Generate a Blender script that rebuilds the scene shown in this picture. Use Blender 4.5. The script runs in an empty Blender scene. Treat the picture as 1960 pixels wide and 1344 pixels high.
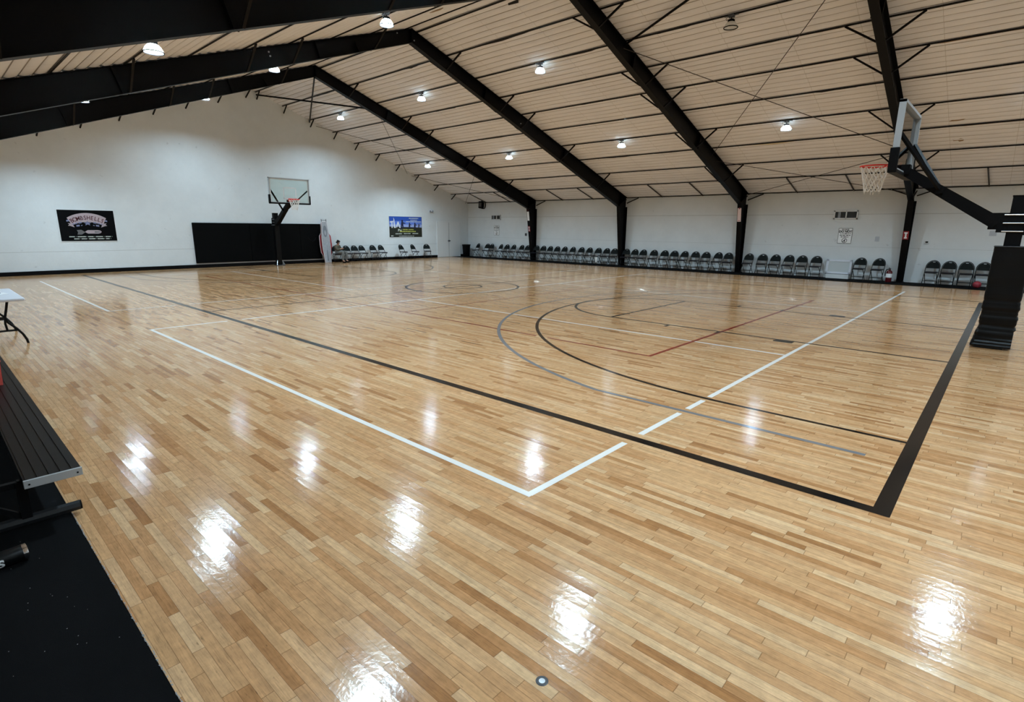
import bpy, bmesh, math, random
from mathutils import Vector, Matrix, Euler
random.seed(7)
FT = 0.3048
SC = bpy.context.scene
COL = SC.collection

# ------------------------------------------------------------------ camera
def v3(x, y, z): return Vector((x, y, z)) * FT
cam_d = bpy.data.cameras.new('camera')
cam = bpy.data.objects.new('camera', cam_d); COL.objects.link(cam)
cam_d.sensor_width = 36.0; cam_d.lens = 1032.44 / 1960 * 36.0; cam_d.clip_end = 200; cam_d.clip_start = 0.05
PITCH, YAW, ROLL = -0.2256, 0.8335, 0.0088
_fw = Vector((math.cos(PITCH)*math.sin(YAW), math.cos(PITCH)*math.cos(YAW), math.sin(PITCH)))
_r0 = Vector((math.cos(YAW), -math.sin(YAW), 0)); _u0 = _r0.cross(_fw)
_r = _r0*math.cos(ROLL) + _u0*math.sin(ROLL); _u = -_r0*math.sin(ROLL) + _u0*math.cos(ROLL)
cam.matrix_world = Matrix(((_r.x,_u.x,-_fw.x,-13.749*FT),(_r.y,_u.y,-_fw.y,-1.241*FT),(_r.z,_u.z,-_fw.z,6.17*FT),(0,0,0,1)))
SC.camera = cam

# ------------------------------------------------------------------ world, exposure
world = bpy.data.worlds.new('world'); SC.world = world; world.use_nodes = True
world.node_tree.nodes['Background'].inputs[0].default_value = (0.02, 0.02, 0.022, 1)
world.node_tree.nodes['Background'].inputs[1].default_value = 0.2
SC.view_settings.view_transform = 'Standard'; SC.view_settings.look = 'None'
SC.view_settings.exposure = 0.0; SC.view_settings.gamma = 1.0; SC.view_settings.use_curve_mapping = False
LAMP_EMIT = 1780.0            # radiance of each lit lamp lens
LAMP_COL = (0.61, 0.845, 1.0)

# ------------------------------------------------------------------ helpers: materials
def s2l(c):
    return tuple(((x/255)/12.92 if x <= 10 else (((x/255)+0.055)/1.055)**2.4) for x in c)
def mat(name, rgb, rough=0.5, metal=0.0, spec=0.5, noise=0.0, nscale=20.0, bump=0.0, bscale=60.0, emit=None, es=0.0):
    m = bpy.data.materials.new(name); m.use_nodes = True
    nt = m.node_tree; b = nt.nodes['Principled BSDF']
    c = s2l(rgb) + (1,)
    b.inputs['Base Color'].default_value = c; b.inputs['Roughness'].default_value = rough
    b.inputs['Metallic'].default_value = metal; b.inputs['Specular IOR Level'].default_value = spec
    if noise > 0 or bump > 0:
        tc = nt.nodes.new('ShaderNodeTexCoord')
    if noise > 0:
        n = nt.nodes.new('ShaderNodeTexNoise'); n.inputs['Scale'].default_value = nscale; n.inputs['Detail'].default_value = 5
        mx = nt.nodes.new('ShaderNodeMix'); mx.data_type = 'RGBA'
        nt.links.new(tc.outputs['Object'], n.inputs['Vector'])
        nt.links.new(n.outputs['Fac'], mx.inputs['Factor'])
        mx.inputs['A'].default_value = tuple(x*(1-noise) for x in c[:3]) + (1,)
        mx.inputs['B'].default_value = tuple(min(1, x*(1+noise)) for x in c[:3]) + (1,)
        nt.links.new(mx.outputs['Result'], b.inputs['Base Color'])
    if bump > 0:
        n2 = nt.nodes.new('ShaderNodeTexNoise'); n2.inputs['Scale'].default_value = bscale; n2.inputs['Detail'].default_value = 4
        bp = nt.nodes.new('ShaderNodeBump'); bp.inputs['Strength'].default_value = bump; bp.inputs['Distance'].default_value = 0.01
        nt.links.new(tc.outputs['Object'], n2.inputs['Vector']); nt.links.new(n2.outputs['Fac'], bp.inputs['Height'])
        nt.links.new(bp.outputs['Normal'], b.inputs['Normal'])
    if emit:
        b.inputs['Emission Color'].default_value = emit + (1,); b.inputs['Emission Strength'].default_value = es
    return m

M = {}
M['steel'] = mat('black_steel', (4,4,6), 0.45, spec=0.1, noise=0.25, nscale=6)
M['steel_brown'] = mat('dark_purlin_steel', (14,11,11), 0.5, spec=0.14)
M['rod'] = mat('brace_rod_steel', (38,30,30), 0.5)
M['black'] = mat('matte_black', (6,6,8), 0.6, spec=0.12, noise=0.2, nscale=30)
M['vinyl'] = mat('black_vinyl', (6,7,8), 0.4, spec=0.2, bump=0.25, bscale=9)
M['padwall'] = mat('wall_pad_vinyl', (4,5,6), 0.7, spec=0.08)
M['white'] = mat('white_paint_trim', (225,228,230), 0.5)
M['plastic_w'] = mat('white_plastic', (222,226,236), 0.35)
M['paper'] = mat('paper', (246,248,250), 0.6)
M['alu'] = mat('aluminium', (190,194,198), 0.35, metal=0.85)
M['alu_end'] = mat('aluminium_end_cap', (176,180,184), 0.45, metal=0.3)
M['chrome'] = mat('chrome', (220,222,226), 0.15, metal=1.0)
M['darkgrey'] = mat('dark_grey_metal', (62,64,68), 0.45)
M['backgrey'] = mat('chair_back_plastic', (20,24,24), 0.7, spec=0.12)
M['navy'] = mat('navy_seat_vinyl', (14,18,30), 0.35)
M['chairframe'] = mat('chair_black_tube', (9,10,12), 0.45, spec=0.2)
M['red'] = mat('rim_red', (224,36,26), 0.4)
M['redpanel'] = mat('red_fabric', (176,52,58), 0.7)
M['extred'] = mat('extinguisher_red', (84,12,20), 0.35)
M['net'] = mat('net_cord', (240,238,234), 0.8)
M['carpet'] = mat('black_carpet', (8,9,11), 0.95, spec=0.1, noise=0.55, nscale=180, bump=0.6, bscale=500)
M['skin'] = mat('skin', (178,132,110), 0.55)
M['hair'] = mat('dark_hair', (22,20,20), 0.6)
M['camo'] = mat('camouflage_cloth', (92,86,72), 0.85, noise=0.75, nscale=14)
M['trouser'] = mat('grey_trousers', (112,114,112), 0.85, noise=0.3, nscale=20)
M['meshgrey'] = mat('grey_mesh_fabric', (164,168,176), 0.7, noise=0.3, nscale=9)
M['pinkframe'] = mat('pale_tube', (206,196,200), 0.5)
M['tan_fiber'] = mat('torn_fiberglass', (150,122,90), 0.95, noise=0.4, nscale=8)
M['gold_tear'] = mat('torn_facing', (214,196,160), 0.8)
M['basket'] = mat('red_ball_rubber', (146,40,52), 0.6)
M['louver'] = mat('vent_dark', (40,42,42), 0.5)
M['signblack'] = mat('sign_ink', (14,15,17), 0.6)
M['signgrey'] = mat('faint_print', (142,148,156), 0.8)
M['notice'] = mat('notice_paper', (186,192,200), 0.8)
M['signred'] = mat('sign_red', (140,22,32), 0.5)
M['signpink'] = mat('sign_pale', (226,200,196), 0.5)
M['banner_b'] = mat('banner_black', (5,6,8), 0.7, spec=0.08)
M['silver'] = mat('banner_silver', (168,154,160), 0.5)
M['ribbon'] = mat('banner_ribbon', (182,164,170), 0.5, noise=0.35, nscale=2.5)
M['maroon'] = mat('banner_maroon', (70,10,22), 0.5)
M['bluegrey'] = mat('banner_bluegrey', (120,126,160), 0.5)
M['sky_hi'] = mat('banner_sky_blue', (40,82,176), 0.5)
M['sky_mid'] = mat('banner_mid_blue', (98,128,214), 0.5)
M['sky_lo'] = mat('banner_pale_blue', (158,172,220), 0.5)
M['grass'] = mat('banner_dark_field', (30,34,24), 0.6, noise=0.4, nscale=6)
M['yellow'] = mat('banner_yellow', (196,198,96), 0.6)
M['palebar'] = mat('banner_pale_print', (206,212,206), 0.6)
M['ink_navy'] = mat('banner_silhouette', (18,20,58), 0.6)
M['redbin'] = mat('red_plastic', (226,92,82), 0.4)

def glass_mat():
    m = bpy.data.materials.new('backboard_glass'); m.use_nodes = True; nt = m.node_tree; nt.nodes.clear()
    o = nt.nodes.new('ShaderNodeOutputMaterial'); mx = nt.nodes.new('ShaderNodeMixShader')
    t = nt.nodes.new('ShaderNodeBsdfTransparent'); g = nt.nodes.new('ShaderNodeBsdfGlossy'); f = nt.nodes.new('ShaderNodeFresnel')
    t.inputs[0].default_value = (0.88, 0.93, 0.91, 1); g.inputs['Roughness'].default_value = 0.03; f.inputs[0].default_value = 1.5
    nt.links.new(f.outputs[0], mx.inputs[0]); nt.links.new(t.outputs[0], mx.inputs[1]); nt.links.new(g.outputs[0], mx.inputs[2])
    nt.links.new(mx.outputs[0], o.inputs[0]); return m
M['glass'] = glass_mat()

def lens_mat():
    m = bpy.data.materials.new('lamp_lens_lit'); m.use_nodes = True; nt = m.node_tree
    b = nt.nodes['Principled BSDF']; b.inputs['Base Color'].default_value = (0.9,0.9,0.9,1)
    b.inputs['Emission Color'].default_value = LAMP_COL + (1,); b.inputs['Emission Strength'].default_value = LAMP_EMIT
    return m
M['lens'] = lens_mat()
M['lens_off'] = mat('lamp_lens_unlit', (196,186,172), 0.3)
def shade_mat():
    m = bpy.data.materials.new('lamp_shade'); m.use_nodes = True; nt = m.node_tree; nt.nodes.clear()
    o = nt.nodes.new('ShaderNodeOutputMaterial'); mx = nt.nodes.new('ShaderNodeMixShader'); mx.inputs[0].default_value = 0.22
    d = nt.nodes.new('ShaderNodeBsdfDiffuse'); d.inputs[0].default_value = (0.85,0.85,0.85,1)
    t = nt.nodes.new('ShaderNodeBsdfTranslucent'); t.inputs[0].default_value = (0.85,0.85,0.8,1)
    nt.links.new(d.outputs[0], mx.inputs[1]); nt.links.new(t.outputs[0], mx.inputs[2]); nt.links.new(mx.outputs[0], o.inputs[0]); return m
M['shade'] = shade_mat()

class NT:
    """tiny node-graph writer"""
    def __init__(s, name):
        s.m = bpy.data.materials.new(name); s.m.use_nodes = True; s.nt = s.m.node_tree; s.b = s.nt.nodes['Principled BSDF']
    def n(s, t, **k):
        x = s.nt.nodes.new(t)
        for a, b in k.items(): setattr(x, a, b)
        return x
    def l(s, a, b): s.nt.links.new(a, b)
    def math(s, op, a, b=None, c=None):
        x = s.n('ShaderNodeMath', operation=op)
        for i, v in enumerate((a, b, c)):
            if v is None: continue
            if isinstance(v, (int, float)): x.inputs[i].default_value = v
            else: s.l(v, x.inputs[i])
        return x.outputs[0]
    def mixc(s, f, a, b, mode='MIX'):
        x = s.n('ShaderNodeMix', data_type='RGBA', blend_type=mode)
        for k, v in (('Factor', f), ('A', a), ('B', b)):
            if isinstance(v, (int, float)): x.inputs[k].default_value = v
            elif isinstance(v, tuple): x.inputs[k].default_value = v + (1,)
            else: s.l(v, x.inputs[k])
        return x.outputs['Result']

def floor_mat():
    g = NT('maple_strip_floor')
    tc = g.n('ShaderNodeTexCoord'); sp = g.n('ShaderNodeSeparateXYZ'); g.l(tc.outputs['Object'], sp.inputs[0])
    fx = g.math('DIVIDE', sp.outputs[0], FT*0.175); fy = g.math('DIVIDE', sp.outputs[1], FT)
    row = g.math('FLOOR', fx); fr = g.math('FRACT', fx)
    w1 = g.n('ShaderNodeTexWhiteNoise', noise_dimensions='1D'); g.l(row, w1.inputs['W'])
    ln = g.math('MULTIPLY_ADD', w1.outputs['Value'], 1.6, 1.0)
    al = g.math('ADD', g.math('DIVIDE', fy, ln), g.math('MULTIPLY', w1.outputs['Value'], 37.3))
    idx = g.math('FLOOR', al); fa = g.math('FRACT', al)
    cb = g.n('ShaderNodeCombineXYZ'); g.l(row, cb.inputs[0]); g.l(idx, cb.inputs[1])
    w2 = g.n('ShaderNodeTexWhiteNoise', noise_dimensions='2D'); g.l(cb.outputs[0], w2.inputs['Vector'])
    rs = g.n('ShaderNodeSeparateColor'); g.l(w2.outputs['Color'], rs.inputs[0])
    cr = g.n('ShaderNodeValToRGB'); el = cr.color_ramp.elements
    stops = [(0.0,(170,117,72)),(0.03,(182,128,82)),(0.12,(201,147,99)),(0.36,(210,159,112)),(0.6,(215,166,118)),(0.84,(221,174,128)),(1.0,(228,187,143))]
    el[0].position = 0; el[0].color = s2l(stops[0][1]) + (1,); el[1].position = 1; el[1].color = s2l(stops[-1][1]) + (1,)
    for p, c in stops[1:-1]:
        e = el.new(p); e.color = s2l(c) + (1,)
    g.l(rs.outputs[0], cr.inputs[0])
    # grain, long along the board
    mp = g.n('ShaderNodeMapping'); mp.inputs['Scale'].default_value = (42, 2.4, 1)
    g.l(tc.outputs['Object'], mp.inputs[0])
    off = g.n('ShaderNodeVectorMath', operation='ADD'); g.l(mp.outputs[0], off.inputs[0])
    sc = g.n('ShaderNodeVectorMath', operation='SCALE'); sc.inputs['Scale'].default_value = 13.0; g.l(w2.outputs['Color'], sc.inputs[0]); g.l(sc.outputs[0], off.inputs[1])
    gn = g.n('ShaderNodeTexNoise'); gn.inputs['Scale'].default_value = 1.0; gn.inputs['Detail'].default_value = 6; gn.inputs['Roughness'].default_value = 0.62
    g.l(off.outputs[0], gn.inputs['Vector'])
    gr = g.n('ShaderNodeMapRange'); gr.inputs[1].default_value = 0.3; gr.inputs[2].default_value = 0.75; gr.inputs[3].default_value = 0.76; gr.inputs[4].default_value = 1.1
    g.l(gn.outputs['Fac'], gr.inputs[0])
    # blotchy mineral stain
    bn = g.n('ShaderNodeTexNoise'); bn.inputs['Scale'].default_value = 4.5; bn.inputs['Detail'].default_value = 5; g.l(off.outputs[0], bn.inputs['Vector'])
    br = g.n('ShaderNodeMapRange'); br.inputs[1].default_value = 0.5; br.inputs[2].default_value = 0.78; br.inputs[3].default_value = 1.0; br.inputs[4].default_value = 0.66
    g.l(bn.outputs['Fac'], br.inputs[0])
    mo = g.n('ShaderNodeTexNoise'); mo.inputs['Scale'].default_value = 16; mo.inputs['Detail'].default_value = 6; mo.inputs['Roughness'].default_value = 0.7; g.l(tc.outputs['Object'], mo.inputs['Vector'])
    mr = g.n('ShaderNodeMapRange'); mr.inputs[1].default_value = 0.35; mr.inputs[2].default_value = 0.7; mr.inputs[3].default_value = 0.84; mr.inputs[4].default_value = 1.06; g.l(mo.outputs['Fac'], mr.inputs[0])
    mp2 = g.n('ShaderNodeMapping'); mp2.inputs['Scale'].default_value = (70, 13, 1); g.l(tc.outputs['Object'], mp2.inputs[0])
    fk = g.n('ShaderNodeTexNoise'); fk.inputs['Scale'].default_value = 1.0; fk.inputs['Detail'].default_value = 2; g.l(mp2.outputs[0], fk.inputs['Vector'])
    fr2 = g.n('ShaderNodeMapRange'); fr2.inputs[1].default_value = 0.7; fr2.inputs[2].default_value = 0.76; fr2.inputs[3].default_value = 1.0; fr2.inputs[4].default_value = 0.6; g.l(fk.outputs['Fac'], fr2.inputs[0])
    tex = g.math('MULTIPLY', g.math('MULTIPLY', gr.outputs[0], br.outputs[0]), g.math('MULTIPLY', mr.outputs[0], fr2.outputs[0]))
    mul = g.n('ShaderNodeVectorMath', operation='SCALE'); g.l(cr.outputs[0], mul.inputs[0]); g.l(tex, mul.inputs['Scale'])
    # seams
    e1 = g.math('LESS_THAN', g.math('MINIMUM', fr, g.math('SUBTRACT', 1.0, fr)), 0.022)
    ea = g.math('LESS_THAN', g.math('MULTIPLY', g.math('MINIMUM', fa, g.math('SUBTRACT', 1.0, fa)), ln), 0.006)
    seam = g.math('MAXIMUM', e1, ea)
    col = g.mixc(g.math('MULTIPLY', seam, 0.5), mul.outputs[0], s2l((92,58,32)))
    g.l(col, g.b.inputs['Base Color'])
    # each board lies at its own slight tilt; boards cup a little
    tilt = g.math('MULTIPLY', g.math('SUBTRACT', rs.outputs[1], 0.5), g.math('SUBTRACT', fr, 0.5))
    cup = g.math('MULTIPLY', g.math('POWER', g.math('ABSOLUTE', g.math('SUBTRACT', fr, 0.5)), 2.0), 0.55)
    fine = g.n('ShaderNodeTexNoise'); fine.inputs['Scale'].default_value = 38; fine.inputs['Detail'].default_value = 3; g.l(tc.outputs['Object'], fine.inputs['Vector'])
    wav = g.n('ShaderNodeTexNoise'); wav.inputs['Scale'].default_value = 2.2; wav.inputs['Detail'].default_value = 2; g.l(tc.outputs['Object'], wav.inputs['Vector'])
    h = g.math('ADD', g.math('ADD', tilt, cup), g.math('ADD', g.math('MULTIPLY_ADD', fine.outputs['Fac'], 0.5, g.math('MULTIPLY', seam, -0.5)), g.math('MULTIPLY', wav.outputs['Fac'], 2.5)))
    bp = g.n('ShaderNodeBump'); bp.inputs['Strength'].default_value = 0.9; bp.inputs['Distance'].default_value = 0.0011
    g.l(h, bp.inputs['Height']); g.l(bp.outputs[0], g.b.inputs['Normal'])
    g.b.inputs['Roughness'].default_value = 0.125
    g.b.inputs['IOR'].default_value = 1.5; g.b.inputs['Specular IOR Level'].default_value = 0.46
    return g.m
M['floor'] = floor_mat()

def line_mat(name, rgb, sp=0.4):
    m = mat(name, rgb, 0.15, spec=sp, noise=0.06, nscale=40)
    return m
M['l_black'] = line_mat('court_line_black', (13,12,13), 0.22); M['l_white'] = line_mat('court_line_white', (226,220,214))
M['l_grey'] = line_mat('court_line_grey', (116,113,114)); M['l_red'] = line_mat('court_line_red', (134,30,16))

def wall_mat(name, seams):
    g = NT(name); tc = g.n('ShaderNodeTexCoord'); sp = g.n('ShaderNodeSeparateXYZ'); g.l(tc.outputs['Object'], sp.inputs[0])
    n1 = g.n('ShaderNodeTexNoise'); n1.inputs['Scale'].default_value = 0.9; n1.inputs['Detail'].default_value = 8; n1.inputs['Roughness'].default_value = 0.65
    g.l(tc.outputs['Object'], n1.inputs['Vector'])
    c = g.mixc(n1.outputs['Fac'], s2l((208,213,216)), s2l((232,237,240)))
    # scuffs
    n2 = g.n('ShaderNodeTexNoise'); n2.inputs['Scale'].default_value = 5.0; n2.inputs['Detail'].default_value = 3; g.l(tc.outputs['Object'], n2.inputs['Vector'])
    r2 = g.n('ShaderNodeMapRange'); r2.inputs[1].default_value = 0.70; r2.inputs[2].default_value = 0.76; r2.inputs[4].default_value = 0.35
    g.l(n2.outputs['Fac'], r2.inputs[0])
    c = g.mixc(r2.outputs[0], c, s2l((168,172,176)))
    for z, w in seams:
        d = g.math('ABSOLUTE', g.math('SUBTRACT', sp.outputs[2], z*FT))
        c = g.mixc(g.math('MULTIPLY', g.math('LESS_THAN', d, w*FT), 0.45), c, s2l((150,152,150)))
    g.l(c, g.b.inputs['Base Color']); g.b.inputs['Roughness'].default_value = 0.7
    n3 = g.n('ShaderNodeTexNoise'); n3.inputs['Scale'].default_value = 12; n3.inputs['Detail'].default_value = 5; g.l(tc.outputs['Object'], n3.inputs['Vector'])
    bp = g.n('ShaderNodeBump'); bp.inputs['Strength'].default_value = 0.25; bp.inputs['Distance'].default_value = 0.01
    g.l(n3.outputs['Fac'], bp.inputs['Height']); g.l(bp.outputs[0], g.b.inputs['Normal'])
    return g.m
M['wall_g'] = wall_mat('gable_wall_paint', [(2.75, 0.03)])
M['wall_r'] = wall_mat('side_wall_paint', [(8.15, 0.04), (4.1, 0.015)])

def ceil_mat():
    g = NT('white_vinyl_insulation'); tc = g.n('ShaderNodeTexCoord'); sp = g.n('ShaderNodeSeparateXYZ'); g.l(tc.outputs['Object'], sp.inputs[0])
    n1 = g.n('ShaderNodeTexNoise'); n1.inputs['Scale'].default_value = 1.2; n1.inputs['Detail'].default_value = 6; g.l(tc.outputs['Object'], n1.inputs['Vector'])
    c = g.mixc(n1.outputs['Fac'], s2l((222,220,222)), s2l((240,238,240)))
    f = g.math('FRACT', g.math('DIVIDE', sp.outputs[1], 4.9*FT))
    c = g.mixc(g.math('MULTIPLY', g.math('LESS_THAN', f, 0.009), 0.35), c, s2l((150,138,122)))
    g.l(c, g.b.inputs['Base Color']); g.b.inputs['Roughness'].default_value = 0.55
    n3 = g.n('ShaderNodeTexNoise'); n3.inputs['Scale'].default_value = 7; n3.inputs['Detail'].default_value = 4; g.l(tc.outputs['Object'], n3.inputs['Vector'])
    bp = g.n('ShaderNodeBump'); bp.inputs['Strength'].default_value = 0.35; bp.inputs['Distance'].default_value = 0.02
    g.l(n3.outputs['Fac'], bp.inputs['Height']); g.l(bp.outputs[0], g.b.inputs['Normal'])
    return g.m
M['ceil'] = ceil_mat()

# ------------------------------------------------------------------ helpers: meshes (all in feet)
class MB:
    def __init__(s): s.v = []; s.f = []; s.sm = []
    def add(s, vs, fs, smooth=False):
        o = len(s.v); s.v += [tuple(p) for p in vs]
        for f in fs: s.f.append([i+o for i in f]); s.sm.append(smooth)
        return s
    def box(s, c, d, rot=None, bev=0.0):
        bm = bmesh.new(); bmesh.ops.create_cube(bm, size=1.0)
        bmesh.ops.scale(bm, vec=Vector(d), verts=bm.verts)
        if bev > 0: bmesh.ops.bevel(bm, geom=list(bm.edges), offset=bev, segments=2, affect='EDGES', profile=0.5)
        mt = Matrix.Translation(Vector(c)) @ (Euler(rot).to_matrix().to_4x4() if rot else Matrix())
        bm.verts.index_update()
        vs = [mt @ v.co for v in bm.verts]; fs = [[v.index for v in f.verts] for f in bm.faces]; bm.free()
        return s.add(vs, fs)
    def tube(s, pts, r, n=8, closed=False, square=False):
        pts = [Vector(p) for p in pts]; k = len(pts); rings = []
        rs = r if isinstance(r, (list, tuple)) else [r]*k
        up = None
        for i, p in enumerate(pts):
            if closed: t = pts[(i+1) % k] - pts[i-1]
            else: t = pts[min(i+1, k-1)] - pts[max(i-1, 0)]
            t.normalize()
            if up is None:
                up = Vector((0,0,1)) if abs(t.z) < 0.9 else Vector((0,1,0))
            a = t.cross(up)
            if a.length < 1e-5: a = t.cross(Vector((1,0,0)))
            a.normalize(); b = a.cross(t); up = b
            m = 4 if square else n
            q = math.pi/4 if square else 0
            sc = math.sqrt(2) if square else 1
            rings.append([p + (a*math.cos(q+2*math.pi*j/m) + b*math.sin(q+2*math.pi*j/m))*rs[i]*sc for j in range(m)])
        m = len(rings[0]); vs = [v for rg in rings for v in rg]; fs = []
        for i in range(k if closed else k-1):
            i2 = (i+1) % k
            for j in range(m): fs.append([i*m+j, i*m+(j+1) % m, i2*m+(j+1) % m, i2*m+j])
        if not closed: fs += [list(range(m))[::-1], [(k-1)*m+j for j in range(m)]]
        return s.add(vs, fs, not square)
    def lathe(s, prof, n=24, c=(0,0,0), axis='z', a0=0):
        vs = []; fs = []
        for r, z in prof:
            for j in range(n):
                a = a0 + 2*math.pi*j/n; p = (r*math.cos(a), r*math.sin(a), z)
                if axis == 'x': p = (p[2], p[0], p[1])
                if axis == 'y': p = (p[0], p[2], p[1])
                vs.append((p[0]+c[0], p[1]+c[1], p[2]+c[2]))
        for i in range(len(prof)-1):
            for j in range(n): fs.append([i*n+j, i*n+(j+1) % n, (i+1)*n+(j+1) % n, (i+1)*n+j])
        if prof[0][0] > 1e-4 and True: pass
        return s.add(vs, fs, True)
    def prism(s, poly, t, frame):
        """poly: 2-D points; frame(u,v,w) -> xyz; extruded from w=0 to w=t"""
        n = len(poly); vs = [frame(u, v, 0) for u, v in poly] + [frame(u, v, t) for u, v in poly]
        fs = [list(range(n))[::-1], [n+i for i in range(n)]] + [[i, (i+1) % n, n+(i+1) % n, n+i] for i in range(n)]
        return s.add(vs, fs)
    def build(s, name, m, parent=None, loc=None, rot=None, fix=True):
        me = bpy.data.meshes.new(name)
        me.from_pydata([Vector(p)*FT for p in s.v], [], s.f); me.materials.append(m)
        me.polygons.foreach_set('use_smooth', s.sm); me.update()
        if fix:
            bm = bmesh.new(); bm.from_mesh(me); bmesh.ops.recalc_face_normals(bm, faces=bm.faces); bm.to_mesh(me); bm.free()
        if any(s.sm):
            try: me.set_sharp_from_angle(angle=math.radians(40))
            except Exception: pass
        o = bpy.data.objects.new(name, me); COL.objects.link(o)
        if parent: o.parent = parent
        if loc: o.location = Vector(loc)*FT
        if rot: o.rotation_euler = rot
        return o
def tag(o, label=None, cat=None, group=None, kind=None):
    if label: o['label'] = label
    if cat: o['category'] = cat
    if group: o['group'] = group
    if kind: o['kind'] = kind
    return o
def thing(name, label, cat, loc=(0,0,0), rz=0.0, group=None, rot=None):
    o = bpy.data.objects.new(name, None); COL.objects.link(o); o.empty_display_size = 0.1
    o.location = Vector(loc)*FT; o.rotation_euler = rot or (0,0,rz)
    return tag(o, label, cat, group)
def kids(o): return [c for c in KIDS.get(o.name, [])]
def dup(root, loc, rz, label, group=None):
    r = root.copy(); COL.objects.link(r); r.location = Vector(loc)*FT; r.rotation_euler = (0,0,rz); r['label'] = label
    if group: r['group'] = group
    for ch in list(root.children):
        c = ch.copy(); COL.objects.link(c); c.parent = r
        for g in list(ch.children):
            d = g.copy(); COL.objects.link(d); d.parent = c
    return r
ORD = ['first','second','third','fourth','fifth','sixth','seventh','eighth','ninth','tenth','eleventh','twelfth','thirteenth']

def text_mb(mb, txt, size, frame, t=0.01, align='CENTER', bold=0.0, sx=1.0):
    cu = bpy.data.curves.new('txt', 'FONT'); cu.body = txt; cu.size = size; cu.align_x = align; cu.align_y = 'CENTER'; cu.offset = bold
    ob = bpy.data.objects.new('txt', cu); COL.objects.link(ob)
    dg = bpy.context.evaluated_depsgraph_get(); me = bpy.data.meshes.new_from_object(ob.evaluated_get(dg))
    mb.add([frame(v.co.x*sx, v.co.y, t) for v in me.vertices], [list(p.vertices) for p in me.polygons])
    bpy.data.objects.remove(ob); bpy.data.curves.remove(cu); bpy.data.meshes.remove(me)

# ------------------------------------------------------------------ dimensions (feet): bx across, by along, z up
GX = 85.8; WR = 67.7; WL = -20.7; BX = -31.0
RY = 23.95; RZ = 25.65; SL = 0.335
def ztop(y): return RZ - SL*abs(y-RY)
FRAMES = [66.9, 47.36, 27.82, 8.3]
PUR = [24.6, 28.6, 32.9, 36.95, 40.9, 45.05, 49.35, 53.7, 58.4, 62.9]

# ------------------------------------------------------------------ room shell
fl = MB(); nx, ny = 2, 2
fl.add([(WL,BX,0),(WR,BX,0),(WR,GX,0),(WL,GX,0)], [[0,1,2,3]])
floor = tag(fl.build('floor', M['floor'], fix=False), 'glossy maple strip gym floor with court lines', kind='structure')
def wall(name, pts, m, label):
    n = len(pts)
    ob = MB().add(pts, [list(range(n))]).build(name, m)
    return tag(ob, label, kind='structure')
gab = lambda X: [(WL,X,0),(WR,X,0),(WR,X,ztop(WR)+0.4),(RY,X,RZ+0.4),(WL,X,ztop(WL)+0.4)]
wall('wall_far', gab(GX), M['wall_g'], 'tall white gable wall at far end')
wall('wall_near', gab(BX), M['wall_g'], 'white gable wall at near end')
wall('wall_right', [(WR,BX,0),(WR,GX,0),(WR,GX,ztop(WR)+0.3),(WR,BX,ztop(WR)+0.3)], M['wall_r'], 'low white side wall behind folding chairs')
wall('wall_left', [(WL,BX,0),(WL,GX,0),(WL,GX,ztop(WL)+0.3),(WL,BX,ztop(WL)+0.3)], M['wall_r'], 'white side wall behind the camera')
# ceiling: quilted vinyl insulation, sagging in small pillows between seams that run along the building
cv = []; cf = []
prof = []
def slope_samples():
    ys = [RY] + PUR + [WR]
    out = []
    for a, b in zip(ys[:-1], ys[1:]):
        k = 6 if b-a > 2 else 1
        for i in range(k):
            for u in (0, .05, .2, .4, .6, .8, .95):
                y = a + (b-a)*(i+u)/k
                out.append((y, 0.17*math.sqrt(max(0, math.sin(math.pi*u)))))
    out.append((WR, 0.0)); return out
SS = slope_samples()
line = [(2*RY-y, d) for y, d in SS[::-1]] + SS[1:]
line = [(y, d) for y, d in line if y >= WL-0.01]
if line[0][0] > WL: line.insert(0, (WL, 0))
xs = []; x = BX
while x < GX - 0.1: xs.append(x); x += 1.22
xs.append(GX)
rnd = random.Random(3)
ph = [rnd.uniform(0, 6.28) for _ in line]
for i, (y, d) in enumerate(line):
    for x in xs:
        w = 0.035*math.sin(x*0.55+ph[i]*0.3) * (1 if d > 0 else 0.2)
        cv.append((y, x, ztop(y)+0.24-d-max(-0.03, w)*0.6))
nX = len(xs)
for i in range(len(line)-1):
    for j in range(nX-1): cf.append([i*nX+j, i*nX+j+1, (i+1)*nX+j+1, (i+1)*nX+j])
ceil = tag(MB().add(cv, cf, True).build('ceiling', M['ceil'], fix=False), 'sloped white quilted insulation ceiling', kind='structure')
M['fold'] = mat('insulation_groove_shade', (178,170,162), 0.8)  # crevice shade of the folds, painted as a darker tone on groove faces
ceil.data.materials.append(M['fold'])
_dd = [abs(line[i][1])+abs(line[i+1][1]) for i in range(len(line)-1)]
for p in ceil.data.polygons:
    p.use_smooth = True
    if 0.0 < _dd[p.index//(nX-1)] < 0.09: p.material_index = 1
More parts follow.
